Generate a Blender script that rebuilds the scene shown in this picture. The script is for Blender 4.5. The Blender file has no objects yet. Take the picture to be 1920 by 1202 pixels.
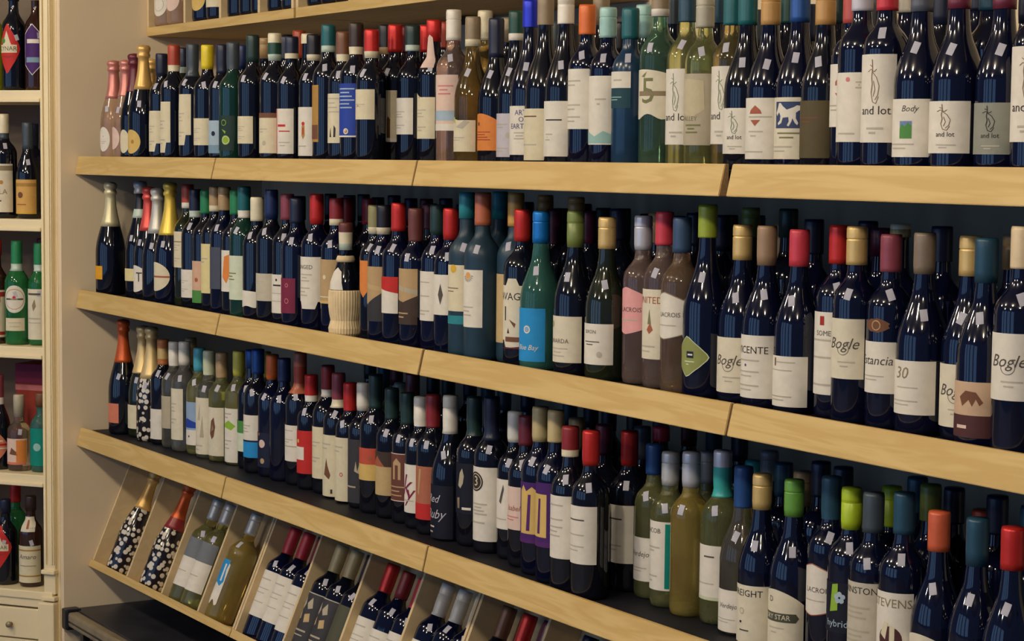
import bpy, bmesh, math, random
from mathutils import Vector, Matrix
random.seed(7)
SC = bpy.context.scene
COL = SC.collection
# ------------------------------------------------------------------ camera
CAMM = [[0.524089, 0.851605, 0.009968], [-0.072796, 0.033132, 0.996796], [0.848547, -0.523136, 0.079358], [5.86711, -2.08579, 1.50424]]
cd = bpy.data.cameras.new('camera'); cam = bpy.data.objects.new('camera', cd); COL.objects.link(cam)
cd.sensor_fit = 'HORIZONTAL'; cd.sensor_width = 36.0; cd.lens = 3800.0 / 1920.0 * 36.0
cd.clip_start = 0.05; cd.clip_end = 60
r, u, b, c = [Vector(v) for v in CAMM]
cam.matrix_world = Matrix(((r.x, u.x, b.x, c.x), (r.y, u.y, b.y, c.y), (r.z, u.z, b.z, c.z), (0, 0, 0, 1)))
SC.camera = cam
# ------------------------------------------------------------------ world and lamps
def lin(c):
    return tuple((x / 12.92 if x <= .04045 else ((x + .055) / 1.055) ** 2.4) for x in (v / 255.0 for v in c))
wd = bpy.data.worlds.new('daylight'); SC.world = wd; wd.use_nodes = True
bg = wd.node_tree.nodes['Background']; bg.inputs[0].default_value = (.40, .54, 1.0, 1); bg.inputs[1].default_value = .14
def lamp(name, loc, power, rad, col):
    d = bpy.data.lights.new(name, 'POINT'); d.energy = power; d.shadow_soft_size = rad; d.color = col
    o = bpy.data.objects.new(name, d); o.location = loc; COL.objects.link(o)
WARM = (1.0, .86, .66)
for x in (.3, 2.1, 3.9, 5.7):                  # two rows of ceiling lamps along the aisle
    lamp('ceiling_lamp', (x, -2.25, 2.85), 76, .11, WARM)
for x in (1.2, 3.6):
    lamp('ceiling_lamp', (x, -4.3, 2.85), 75, .12, WARM)
for x in (-1.2, .8, 2.8, 4.8):                     # tall panes of the shop front behind the camera
    d = bpy.data.lights.new('shop_window', 'AREA'); d.shape = 'RECTANGLE'; d.size = 1.5; d.size_y = 2.8; d.energy = 17; d.color = (.30, .55, 1.0)
    o = bpy.data.objects.new('shop_window', d); COL.objects.link(o); o.location = (x, -6.5, 1.45); o.rotation_euler = (math.radians(90), 0, 0)
SC.view_settings.view_transform = 'Standard'; SC.view_settings.look = 'None'
SC.view_settings.exposure = 0.0; SC.view_settings.gamma = 1.0; SC.view_settings.use_curve_mapping = False
SC.cycles.max_bounces = 10; SC.cycles.transmission_bounces = 8; SC.cycles.transparent_max_bounces = 8
SC.cycles.caustics_refractive = False; SC.cycles.caustics_reflective = False
# ------------------------------------------------------------------ materials
PAL = dict(
 white=(238,230,214), cream=(232,220,186), cream2=(232,222,196), stone=(176,170,150), stone2=(190,178,152), stone3=(205,196,176), stonemap=(205,192,158),
 grey=(196,187,168), ink=(58,50,46), ink2=(92,84,76), khaki=(150,132,104), khaki2=(150,136,100), tan=(176,146,104), tan2=(196,150,88), tan3=(196,164,118), tan4=(206,176,124),
 pink=(222,130,128), pink2=(240,170,168), pinkpaper=(236,206,190), peach=(240,208,188), pinkbeige=(222,180,150), salmon=(222,132,104), red=(206,48,44), red2=(170,50,44), rust=(176,70,48), rust2=(176,98,70),
 redpink=(200,50,64), redpink2=(206,62,76), redpat=(186,78,72), winered=(140,40,44), wine=(104,36,48), wine2=(110,40,60), winepink=(140,64,76), winepurple=(92,32,58), maroon=(130,40,70), maroonp=(84,48,48), brownred=(110,58,52),
 brown=(122,80,56), darkbrown=(56,40,36), darkbrownp=(72,56,48), brownlab=(112,66,56), terracotta=(186,112,84), orange=(232,140,66), orangey=(236,170,40), orangecap=(226,112,48), orangered=(206,88,66), amber=(190,116,62), coppercap=(186,104,72), coppercap2=(206,96,60),
 yellow=(232,206,40), yellowpaper=(238,222,160), yellowgreen=(206,200,84), goldcap=(206,158,78), goldpaper=(226,190,110), gold2=(186,140,70), goldtan=(222,188,120), champagne2=(200,180,130), cream3=(224,200,160),
 lime=(150,190,60), lime2=(186,196,110), limecap=(176,200,40), chartreuse=(150,166,50), olive=(128,128,84), olivel=(150,156,88), olivedk=(84,84,66), olivecap=(150,142,96), olivecap2=(110,122,50), olivegreen=(122,136,70), darkolive=(92,80,52), leafp=(170,176,110), leafg=(84,146,72),
 green=(30,74,62), green2=(40,130,80), green3=(104,160,66), darkgreen=(34,58,54), mint=(196,212,196), mintpaper=(222,230,202), mintcap=(206,212,176), aqua=(160,200,192), aqua2=(60,170,164), tealgreen=(0,140,124), teal=(24,98,104), tealbright=(46,140,150), petrol=(28,70,82), petrolcap=(36,72,92), sage=(146,160,140),
 sky=(40,150,216), brightblue=(20,120,200), bluecap=(40,84,150), bluecap2=(34,72,128), aquablue=(80,170,190), blue=(40,70,170), royal=(30,50,200), paleblue=(176,196,210), paleblue2=(130,160,180), seablue=(150,176,206), skyp=(120,140,190), horseblue=(58,72,110),
 navy=(30,36,60), navyblue=(30,46,92), navyink=(28,34,60), indigo=(80,72,130), lav=(206,198,206), lavcap=(196,194,206), purple2=(90,40,110), purplelab=(76,36,110), nightink=(22,24,40), black=(30,30,40), charcoal=(62,60,64), darkgrey=(58,56,60), slate=(66,76,84), slate2=(88,92,104), slate3=(120,124,130), slatep=(78,84,100), grey2=(120,120,124), bluegrey=(58,80,110),
 creamgrey=(206,196,174), greyshade=(150,150,136), silver=(196,196,190), silverw=(206,206,214), silverw2=(206,206,204), whiteband=(226,222,212), taupe=(160,132,102), taupe2=(132,116,98), fig=(122,140,106), fig2=(140,112,88), tanpink=(214,180,148), sunyellow=(226,180,60), sunorange=(232,170,96),
 honey=(226,176,96), brick=(176,66,46), pinkfoil=(206,132,122), gold=(222,178,104), silvergold=(216,206,164), silverfoil=(206,202,190), redfoil=(222,86,78), goldfoil=(232,200,84), orangefoil=(206,92,40), champagne=(226,196,136))
FOIL = {'pinkfoil','gold','silvergold','silverfoil','redfoil','goldfoil','orangefoil','champagne','silver','royal','blue','silverw','silverw2','goldtan','red','bluecap','brightblue'}
MATS = {}
def principled(name, col, rough=.5, metal=0, spec=.5, trans=0, ior=1.45, coat=0):
    m = bpy.data.materials.new(name); m.use_nodes = True
    p = m.node_tree.nodes['Principled BSDF']
    p.inputs['Base Color'].default_value = (*col, 1); p.inputs['Roughness'].default_value = rough; p.inputs['Metallic'].default_value = metal
    p.inputs['Specular IOR Level'].default_value = spec; p.inputs['Transmission Weight'].default_value = trans; p.inputs['IOR'].default_value = ior
    p.inputs['Coat Weight'].default_value = coat; p.inputs['Coat Roughness'].default_value = .08
    return m
def nd(m, t): return m.node_tree.nodes.new(t)
def paint(m, scale, amt, rough_bump=0.0):
    """small procedural variation of the base colour"""
    nt = m.node_tree; p = nt.nodes['Principled BSDF']; c = tuple(p.inputs['Base Color'].default_value)[:3]
    tc = nd(m, 'ShaderNodeTexCoord'); n = nd(m, 'ShaderNodeTexNoise'); n.inputs['Scale'].default_value = scale; n.inputs['Detail'].default_value = 4
    rp = nd(m, 'ShaderNodeValToRGB'); e = rp.color_ramp.elements
    e[0].position = .3; e[1].position = .7
    e[0].color = (*[x * (1 - amt) for x in c], 1); e[1].color = (*[min(1, x * (1 + amt)) for x in c], 1)
    nt.links.new(tc.outputs['Object'], n.inputs['Vector']); nt.links.new(n.outputs['Fac'], rp.inputs['Fac']); nt.links.new(rp.outputs['Color'], p.inputs['Base Color'])
    if rough_bump:
        bp = nd(m, 'ShaderNodeBump'); bp.inputs['Strength'].default_value = rough_bump; bp.inputs['Distance'].default_value = .002
        nt.links.new(n.outputs['Fac'], bp.inputs['Height']); nt.links.new(bp.outputs['Normal'], p.inputs['Normal'])
    return m
def paper(key):
    k = 'paper_' + key
    if k not in MATS: MATS[k] = paint(principled(k, tuple(.78*q for q in lin(PAL[key])), .62, 0, .3), 60, .05)
    return MATS[k]
def foil(key):
    k = 'foil_' + key
    if k not in MATS:
        MATS[k] = paint(principled(k, tuple(.9*q for q in lin(PAL[key])), .36, .35 if key in FOIL else .05, .5), 40, .08)
    return MATS[k]
GL = {'k':((.0035,.0045,.010),0), 'n':((.0022,.0035,.016),0), 'g':((.006,.030,.022),.0), 'gd':((.012,.016,.008),0), 'gl':((.30,.58,.36),.9), 'gt':((.12,.42,.34),.8), 'grn':((.035,.27,.08),.6),
      'yg':((.86,.92,.34),.92), 'cl':((.90,.90,.74),.94), 'cl2':((.62,.54,.42),.92), 'ol':((.50,.36,.12),.92), 'ol2':((.62,.50,.20),.92), 'am':((.98,.64,.16),.84), 'ro':((.88,.56,.48),.9), 'ro2':((.90,.54,.34),.9), 'roc':((.88,.54,.36),.75),
      'br':((.030,.010,.006),0), 'lime':((.40,.46,.02),.4)}
def glass(key):
    k = 'glass_' + key
    if k in MATS: return MATS[k]
    if key == 'mt': m = paint(principled(k, lin((34,56,70)), .38, 0, .35), 30, .12)
    elif key == 'mtn': m = paint(principled(k, lin((24,50,74)), .22, 0, .5), 30, .12)
    elif key == 'kf':      # black glass printed all over with pale blossoms
        m = principled(k, (.01,.008,.01), .12)
        nt = m.node_tree; tc = nd(m,'ShaderNodeTexCoord'); v = nd(m,'ShaderNodeTexVoronoi'); v.inputs['Scale'].default_value = 62
        rp = nd(m,'ShaderNodeValToRGB'); rp.color_ramp.elements[0].position = .40; rp.color_ramp.elements[0].color = (.62,.56,.46,1)
        rp.color_ramp.elements[1].position = .47; rp.color_ramp.elements[1].color = (.012,.009,.012,1)
        nt.links.new(tc.outputs['Object'], v.inputs['Vector']); nt.links.new(v.outputs['Distance'], rp.inputs['Fac']); nt.links.new(rp.outputs['Color'], nt.nodes['Principled BSDF'].inputs['Base Color'])
    else:
        col, tr = GL[key]; m = paint(principled(k, col, .05, 0, .6, tr, 1.36 if tr else 1.5), 14, .25)
    MATS[k] = m; return m
def wood(name, c0, c1, scale=1.0, rough=.5):
    m = principled(name, c0, rough, 0, .35); nt = m.node_tree; p = nt.nodes['Principled BSDF']
    tc = nd(m,'ShaderNodeTexCoord'); oi = nd(m,'ShaderNodeObjectInfo'); ad = nd(m,'ShaderNodeVectorMath'); ad.operation = 'ADD'
    ml = nd(m,'ShaderNodeVectorMath'); ml.operation = 'SCALE'; ml.inputs['Scale'].default_value = 7.0
    cb = nd(m,'ShaderNodeCombineXYZ')
    for i in range(3): nt.links.new(oi.outputs['Random'], cb.inputs[i])
    nt.links.new(cb.outputs[0], ml.inputs[0]); nt.links.new(tc.outputs['Object'], ad.inputs[0]); nt.links.new(ml.outputs[0], ad.inputs[1])
    mp = nd(m,'ShaderNodeMapping'); mp.inputs['Scale'].default_value = (1.6*scale, 20*scale, 20*scale); nt.links.new(ad.outputs[0], mp.inputs['Vector'])
    n = nd(m,'ShaderNodeTexNoise'); n.inputs['Scale'].default_value = 1.5; n.inputs['Detail'].default_value = 3; n.inputs['Distortion'].default_value = .6
    nt.links.new(mp.outputs[0], n.inputs['Vector'])
    wv = nd(m,'ShaderNodeMath'); wv.operation = 'MULTIPLY'; wv.inputs[1].default_value = 26.0; nt.links.new(n.outputs['Fac'], wv.inputs[0])
    sn = nd(m,'ShaderNodeMath'); sn.operation = 'SINE'; nt.links.new(wv.outputs[0], sn.inputs[0])
    mr = nd(m,'ShaderNodeMapRange'); mr.inputs['From Min'].default_value = -1; nt.links.new(sn.outputs[0], mr.inputs['Value'])
    mx = nd(m,'ShaderNodeMix'); mx.data_type = 'RGBA'; mx.inputs[6].default_value = (*c0,1); mx.inputs[7].default_value = (*c1,1)
    nt.links.new(mr.outputs[0], mx.inputs[0]); nt.links.new(mx.outputs[2], p.inputs['Base Color'])
    return m
PINE = wood('pine', (.60,.42,.165), (.53,.35,.12)); PINE_END = wood('pine_end', (.42,.27,.13), (.34,.21,.1), 3)
PLY = wood('pale_ply', (.66,.50,.28), (.62,.46,.25), .5)
WALLM = paint(principled('wall_paint', (.74,.60,.41), .85, 0, .2), 3, .05, .15)
CABM = paint(principled('cabinet_cream', (.78,.65,.40), .45, 0, .4), 5, .04)
DARKB = paint(principled('dark_board', (.007,.007,.012), .55, 0, .3), 9, .3)
DECKM = paint(principled('dark_deck', (.022,.022,.030), .4, 0, .5), 12, .35)
METAL = paint(principled('bronze_rail', (.30,.24,.15), .45, .35, .5), 20, .15)
BLACKP = paint(principled('black_plastic', (.008,.009,.016), .35), 20, .2)
FLOORM = paint(principled('floor_vinyl', (.13,.12,.12), .5), 4, .12)
CEILM = paint(principled('ceiling_paint', (.30,.28,.25), .9), 3, .03)
STRAW = paint(principled('straw', (.70,.54,.31), .8, 0, .2), 24, .18, .3)
# ------------------------------------------------------------------ helpers
def link(name, me, mats, parent=None, loc=None):
    for m in mats: me.materials.append(m)
    o = bpy.data.objects.new(name, me); COL.objects.link(o)
    if parent: o.parent = parent
    if loc is not None: o.location = loc
    return o
def empty(name, loc, label, cat, group=None, rot=None):
    o = bpy.data.objects.new(name, None); o.empty_display_size = .03; COL.objects.link(o); o.location = loc
    if rot: o.rotation_euler = rot
    o['label'] = label; o['category'] = cat
    if group: o['group'] = group
    return o
def boxmesh(name, boxes, bevel=0.0):
    bm = bmesh.new()
    for (x0,y0,z0,x1,y1,z1) in boxes:
        mm = Matrix.Translation(((x0+x1)/2,(y0+y1)/2,(z0+z1)/2)) @ Matrix.Diagonal((x1-x0,y1-y0,z1-z0,1))
        bmesh.ops.create_cube(bm, size=1, matrix=mm)
    if bevel: bmesh.ops.bevel(bm, geom=bm.edges[:], offset=bevel, segments=2, affect='EDGES', profile=.6)
    me = bpy.data.meshes.new(name); bm.to_mesh(me); bm.free(); return me
def box(name, b, mat, parent=None, bevel=0.0): return link(name, boxmesh(name, [b], bevel), [mat], parent)
def struct(name, b, mat):
    o = box(name, b, mat); o['kind'] = 'structure'; return o
def lathe_mesh(name, prof, n=28, mats=None, close=True):
    vs, fs, mi = [], [], []; ring = []
    for (r_, z_) in prof:
        if r_ < 1e-6: ring.append([len(vs)]); vs.append((0,0,z_))
        else:
            ring.append(list(range(len(vs), len(vs)+n)))
            for i in range(n):
                a = 2*math.pi*i/n; vs.append((r_*math.sin(a), -r_*math.cos(a), z_))
    for k in range(len(prof)-1):
        A, B = ring[k], ring[k+1]
        for i in range(n):
            j = (i+1) % n
            if len(A) == 1 and len(B) == 1: continue
            if len(A) == 1: f = (A[0], B[j], B[i])
            elif len(B) == 1: f = (A[i], A[j], B[0])
            else: f = (A[i], A[j], B[j], B[i])
            fs.append(f); mi.append(mats[k] if mats else 0)
    me = bpy.data.meshes.new(name); me.from_pydata(vs, [], fs); me.update()
    me.polygons.foreach_set('use_smooth', [True]*len(fs)); me.polygons.foreach_set('material_index', mi)
    return me
RN = .0143
def profile(typ, R, H):
    n = RN
    if typ == 'b':
        p = [(R,.60*H),(R*.995,.625*H),(R*.96,.650*H),(R*.88,.675*H),(R*.74,.700*H),(R*.58,.722*H),(R*.46,.745*H),(n*1.06,.780*H),(n,.83*H),(n*.97,.93*H)]
    elif typ == 'u':
        p = [(R,.44*H),(R*.985,.475*H),(R*.93,.515*H),(R*.83,.56*H),(R*.69,.61*H),(R*.55,.655*H),(R*.455,.70*H),(n*1.10,.77*H),(n*1.02,.84*H),(n*.98,.93*H)]
    elif typ == 'c':
        p = [(R,.36*H),(R*.985,.41*H),(R*.92,.47*H),(R*.81,.53*H),(R*.68,.59*H),(R*.56,.65*H),(R*.46,.71*H),(n*1.16,.78*H),(n*1.02,.85*H),(n,.885*H)]
    elif typ == 's':   # straight apothecary / spirits bottle
        p = [(R,.58*H),(R*.98,.62*H),(R*.86,.66*H),(R*.62,.70*H),(R*.44,.74*H),(n*1.0,.80*H),(n,.93*H)]
    elif typ == 'd':   # squat flask
        p = [(R,.52*H),(R*.96,.56*H),(R*.78,.60*H),(R*.5,.63*H),(R*.42,.66*H),(R*.42,.92*H)]
        n = R*.42
    base = [(0,.004),(R*.5,.003),(R*.84,0),(R*.95,.003),(R,.012)]
    if typ == 'c': top = [(n*1.25,.895*H),(n*1.25,.915*H),(n*1.05,.93*H),(n*1.30,.95*H),(n*1.34,.975*H),(n*1.1,.993*H),(0,H)]
    else: top = [(n*1.10,.945*H),(n*1.12,.985*H),(n*.98,H*.998),(0,H)]
    return base + p + top
def rad_at(prof, z):
    for (r0,z0),(r1,z1) in zip(prof[4:], prof[5:]):
        if z0 <= z <= z1: return r0 + (r1-r0)*(z-z0)/max(1e-9, z1-z0)
    return prof[4][0]
# flat artwork (arc metres, height metres) is cut into strips and wrapped round the glass
def wrap(name, shapes, prof, off, yaw, mats, parent):
    """shapes: list of (verts2d, faces, material index, lift)"""
    bm = bmesh.new()
    for vs, fs, mi, lift in shapes:
        bv = [bm.verts.new((x, lift, z)) for x, z in vs]
        for f in fs:
            try: bf = bm.faces.new([bv[i] for i in f]); bf.material_index = mi
            except ValueError: pass
    xs = [v.co.x for v in bm.verts]; zs = [v.co.z for v in bm.verts]
    if not xs: bm.free(); return None
    step = .006; x = math.floor(min(xs)/step)*step + step
    while x < max(xs) - 1e-5:
        bmesh.ops.bisect_plane(bm, geom=bm.verts[:]+bm.edges[:]+bm.faces[:], plane_co=(x,0,0), plane_no=(1,0,0), dist=1e-6); x += step
    if max(zs) > prof[5][1] - .002:
        z = prof[5][1]
        while z < max(zs):
            if z > min(zs): bmesh.ops.bisect_plane(bm, geom=bm.verts[:]+bm.edges[:]+bm.faces[:], plane_co=(0,0,z), plane_no=(0,0,1), dist=1e-6)
            z += .006
    R = prof[4][0]
    for v in bm.verts:
        rr = rad_at(prof, v.co.z); a = v.co.x / max(rr, .6*R) + math.radians(yaw); q = rr + off + v.co.y
        v.co = (q*math.sin(a), -q*math.cos(a), v.co.z)
    for f in bm.faces: f.smooth = True
    me = bpy.data.meshes.new(name); bm.to_mesh(me); bm.free()
    return link(name, me, mats, parent)
def poly(pts): return (list(pts), [tuple(range(len(pts)))])
def disc(cx, cz, r, n=20): return poly([(cx + r*math.cos(2*math.pi*i/n), cz + r*math.sin(2*math.pi*i/n)) for i in range(n)])
def ring2(cx, cz, r, w, n=22, a0=0, a1=360):
    vs = []; fs = []
    for i in range(n+1):
        a = math.radians(a0 + (a1-a0)*i/n); vs += [(cx+r*math.cos(a), cz+r*math.sin(a)), (cx+(r-w)*math.cos(a), cz+(r-w)*math.sin(a))]
    for i in range(n): fs.append((2*i, 2*i+2, 2*i+3, 2*i+1))
    return vs, fs
def outline(shape, hw, z0, z1):
    h = z1-z0; N = 16; us = [-1+2*i/N for i in range(N+1)]
    if shape == 'oval': return [(hw*math.cos(t), (z0+z1)/2 + h/2*math.sin(t)) for t in [2*math.pi*i/28 for i in range(28)]]
    if shape == 'diamond':
        return [(-hw,(z0+z1)/2),(-hw*.5,z0+h*.28),(0,z0),(hw*.15,z0+h*.03),(hw*.62,z0+h*.25),(hw*.92,z0+h*.42),(hw,z0+h*.5),(hw*.92,z0+h*.58),(hw*.62,z0+h*.75),(hw*.15,z1-h*.03),(0,z1),(-hw*.5,z1-h*.28)]
    if shape == 'hex': return [(-hw*.95,z0+h*.2),(0,z0),(hw*.95,z0+h*.2),(hw,z0+h*.5),(hw*.95,z0+h*.8),(0,z1),(-hw*.95,z0+h*.8),(-hw,z0+h*.5)]
    top = lambda u: z1; bot = lambda u: z0
    if shape == 'arch': top = lambda u: z1 - h*.22*u*u
    elif shape == 'wave': top = lambda u: z1 - h*.10*u*u; bot = lambda u: z0 + h*.06*math.sin(u*6)
    elif shape == 'bulge': top = lambda u: z1 - h*.22*abs(u)**1.3; bot = lambda u: z0 + h*.16*abs(u)**1.3
    elif shape == 'notch': top = lambda u: z1 - (h*.32 if u < -.15 else 0); bot = lambda u: z0 + (h*.2 if u > .55 else 0)
    elif shape == 'notch2': top = lambda u: z1 - h*.10*(1 if u > .1 else max(0, u+.4)*2)
    elif shape == 'cut': bot = lambda u: z0 + (h*.14 if u < -.1 or u > .75 else 0)
    elif shape == 'bite': top = lambda u: z1 - (h*.10 if (u < .1 or u > .62) else 0); bot = lambda u: z0 + (h*.12 if u < -.1 else h*.02)
    elif shape == 'point': bot = lambda u: z0 + h*.22*abs(u)
    else: return [(-hw,z0),(hw,z0),(hw,z1),(-hw,z1)]
    return [(hw*u_, bot(u_)) for u_ in us] + [(hw*u_, top(u_)) for u_ in reversed(us)]
TEXT = {}
def prepare_text(words):
    obs = []
    for w in sorted(words):
        cu = bpy.data.curves.new('lettering_source', 'FONT'); cu.body = w; cu.align_x = 'CENTER'; cu.align_y = 'CENTER'; cu.size = 1; cu.resolution_u = 2
        ob = bpy.data.objects.new('lettering_source', cu); COL.objects.link(ob); obs.append((w, ob, cu))
    dg = bpy.context.evaluated_depsgraph_get(); dg.update()
    for w, ob, cu in obs:
        me = ob.evaluated_get(dg).to_mesh()
        TEXT[w] = ([(v.co.x, v.co.y) for v in me.vertices], [tuple(p.vertices) for p in me.polygons])
        ob.evaluated_get(dg).to_mesh_clear()
    for w, ob, cu in obs:
        bpy.data.objects.remove(ob); bpy.data.curves.remove(cu)
def label_parts(root, prof, lab):
    z0, z1, col, ha, shape, art, yaw = lab
    R = prof[4][0]; hw = math.radians(ha)*R; h = z1-z0
    lb = wrap('label', [(*poly(outline(shape, hw, z0, z1)), 0, 0)], prof, .0005, yaw, [paper(col)], root)
    cols, shp = [], []
    def mi(c):
        if c not in cols: cols.append(c)
        return cols.index(c)
    lift = 0.0
    for a in art:
        lift += .00002; k = a[0]
        X = lambda q: q*hw
        Z = lambda q: z0 + q*h
        if k == 'r': s = poly([(X(a[2]),Z(a[3])),(X(a[4]),Z(a[3])),(X(a[4]),Z(a[5])),(X(a[2]),Z(a[5]))]); m = mi(a[1])
        elif k == 'd': s = disc(X(a[2]), Z(a[3]), a[4]*hw*.9); m = mi(a[1])
        elif k == 'ring': s = ring2(X(a[2]), Z(a[3]), a[4]*hw*.9, .0016); m = mi(a[1])
        elif k == 'arc': s = ring2(X(a[2]), Z(a[3]), a[4]*hw, .0008, 20, 170, 420); m = mi(a[1])
        elif k == 's':
            m = mi(a[1]); P_ = [(X(q[0]), Z(q[1])) for q in a[3]]; vs_, fs_ = [], []
            for (ax, az), (bx, bz) in zip(P_, P_[1:]):
                l_ = math.hypot(bx-ax, bz-az) or 1; nx, nz = -(bz-az)/l_*a[2]/2, (bx-ax)/l_*a[2]/2; i_ = len(vs_)
                vs_ += [(ax+nx, az+nz), (bx+nx, bz+nz), (bx-nx, bz-nz), (ax-nx, az-nz)]; fs_.append((i_, i_+1, i_+2, i_+3))
            s = (vs_, fs_)
        elif k == 'p': s = poly([(X(p[0]),Z(p[1])) for p in a[2]]); m = mi(a[1])
        elif k == 't':
            vs, fs = TEXT[a[1]]; sz = a[5]*h; wmax = max(v[0] for v in vs)-min(v[0] for v in vs); sz = min(sz*1.25, 1.5*hw/max(.1,wmax))
            s = ([(X(a[3]) + (v[0]+a[6]*v[1])*sz, Z(a[4]) + v[1]*sz) for v in vs], fs); m = mi(a[2])
        elif k == 'rays':
            m = mi(a[1])
            for i in range(9):
                t = math.radians(195 + i*20); q = (math.cos(t), math.sin(t)); n_ = (-q[1]*.0006, q[0]*.0006); r0, r1 = a[4]*hw*.8, a[4]*hw*1.3
                shp.append((*poly([(X(a[2])+q[0]*r0-n_[0], Z(a[3])+q[1]*r0-n_[1]), (X(a[2])+q[0]*r1-n_[0], Z(a[3])+q[1]*r1-n_[1]), (X(a[2])+q[0]*r1+n_[0], Z(a[3])+q[1]*r1+n_[1]), (X(a[2])+q[0]*r0+n_[0], Z(a[3])+q[1]*r0+n_[1])]), m, lift))
            continue
        elif k == 'flower':
            m = mi(a[1])
            for i in range(5):
                t = math.radians(90 + i*72); shp.append((*disc(X(a[2])+math.cos(t)*a[4]*hw*.55, Z(a[3])+math.sin(t)*a[4]*hw*.55, a[4]*hw*.40, 12), m, lift))
            continue
        elif k == 'edge':
            o_ = outline(shape, hw, z0, z1); cz = (z0+z1)/2; n_ = len(o_); i_ = [(x*.955, cz+(z-cz)*.965) for x, z in o_]
            s = (o_ + i_, [(i, (i+1) % n_, n_ + (i+1) % n_, n_ + i) for i in range(n_)]); m = mi(a[1])
        shp.append((*s, m, lift))
    if shp:
        lp = wrap('label_print', shp, prof, .0008, yaw, [paper(c_) for c_ in cols], lb)
        if lp and len(shp) > 1: lp['kind'] = 'stuff'     # flat print, too small to pick apart
    return lb
def cap_mesh(prof, H, zcb, spec, typ):
    segs = spec.split('/')
    fr = {1:[0], 2:[.24,0], 3:[.66,.24,0]}[len(segs)]     # lower limit of each band, from the top
    L = H - zcb; e = .0009
    pts = [(r_, z_) for r_, z_ in prof if z_ > zcb + 1e-4 and r_ > 1e-6]
    pts = [(rad_at(prof, zcb), zcb)] + pts
    if typ != 'c': pts = [(max(r_, RN*1.03) if z_ < .80*H else RN*1.13, z_) for r_, z_ in pts if z_ < H*.985] + [(RN*1.13, H*.988), (RN*1.05, H)]
    zs = sorted(set([zcb + f*L for f in fr if f > 0]))
    full = [(max(.001, pts[0][0]-.0004), zcb)]
    allz = sorted(set([p[1] for p in pts] + zs))
    def rr(z):
        for (r0,z0),(r1,z1) in zip(pts, pts[1:]):
            if z0 <= z <= z1: return r0 + (r1-r0)*(z-z0)/max(1e-9, z1-z0)
        return pts[-1][0]
    ring = [(rr(z), z) for z in allz]
    if typ != 'c' and len(segs) == 1 and segs[0] in SCREW:
        zc = zcb + .68*L
        ring += [(rr(zc), zc-.0015), (rr(zc)-.0009, zc-.0006), (rr(zc)-.0009, zc+.0006), (rr(zc), zc+.0015)]; ring.sort(key=lambda q: q[1])
    full += [(r_+e, z_+(e if z_ >= H-1e-6 else 0)) for r_, z_ in ring] + [(0, H+e)]
    mats = []
    for (r0,z0),(r1,z1) in zip(full, full[1:]):
        f = ((z0+z1)/2 - zcb)/L; k = 0
        while k < len(segs)-1 and f < fr[k]: k += 1
        mats.append(k)
    me = lathe_mesh('capsule', full, 22, mats)
    return me, [foil(s) for s in segs]
SCREW = {'white','silverw','silverw2','goldtan','tan','aqua','limecap','stone','green3','slate3','tan2','brightblue','olivegreen'}
GLASS_CACHE = {}
def make_bottle(loc, H, R, typ, gl, cap, zcb, lab, label, group, ex={}, rot=None, name='wine_bottle', cat='bottle', sticker=True):
    root = empty(name, loc, label, cat, group, rot)
    key = (typ, round(R,3), round(H/.004), gl)
    prof = profile(typ, R, H)
    g = link('glass', lathe_mesh('glass', prof, 32), [glass(gl)], root)
    if cap:
        me, ms = cap_mesh(prof, H, zcb, cap, typ); link('capsule', me, ms, root)
    if lab: label_parts(root, prof, lab)
    if 'extra' in ex:
        c_, a_, b_ = ex['extra']; hw = R*1.15; wrap('lower_label', [(*poly([(-hw,a_),(hw,a_),(hw,b_),(-hw,b_)]), 0, 0)], prof, .0005, 0, [paper(c_)], root)
    if 'seal' in ex:
        a_, b_ = ex['seal']; m_ = (a_+b_)/2; k_ = (b_-a_)/2
        pts = [((.020+.004*(i % 2))*math.cos(i*math.pi/9)+.008, m_ + k_*(1-.15*(i % 2))*math.sin(i*math.pi/9)) for i in range(18)]
        s_ = wrap('seal', [(*poly(pts), 0, 0)], prof, .0005, 0, [paper('brown')], root)
        wrap('seal_print', [(*ring2(.008, m_, .008, .0016), 0, 0)], prof, .0008, 0, [paper('tan3')], s_)
    if 'tag' in ex:
        wrap('neck_tag', [(*poly([(-.016,.67*H),(.020,.67*H),(.010,.88*H),(.0,.90*H),(-.006,.88*H)]), 0, 0)], [(max(p[0], .016), p[1]) for p in prof], .0012, 25, [paper('pinkpaper')], root)
    if sticker:
        zc = (.665 if typ == 'b' else .60 if typ == 'u' else .50) * H + random.uniform(-.004, .010); t = random.uniform(-.35, .35); a, b_ = .0056, .0088
        q = [(-a,-b_),(a,-b_),(a,b_),(-a,b_)]; q = [(x*math.cos(t)-z*math.sin(t), zc + x*math.sin(t)+z*math.cos(t)) for x, z in q]
        wrap('price_sticker', [(*poly(q), 0, 0)], prof, .0006, random.uniform(22, 50), [paper('lavcap')], root)
    return root
# ------------------------------------------------------------------ the room
struct('wall_left', (-.03, -.055, 0, 0, .60, 3.0), WALLM)
struct('wall_back', (0, .60, 0, 4.9, .66, 3.0), WALLM)
struct('floor', (-1.6, -4.5, -.05, 7.5, 1.2, 0), FLOORM)
struct('ceiling', (-1.6, -4.5, 3.0, 7.5, 1.2, 3.05), CEILM)
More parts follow.
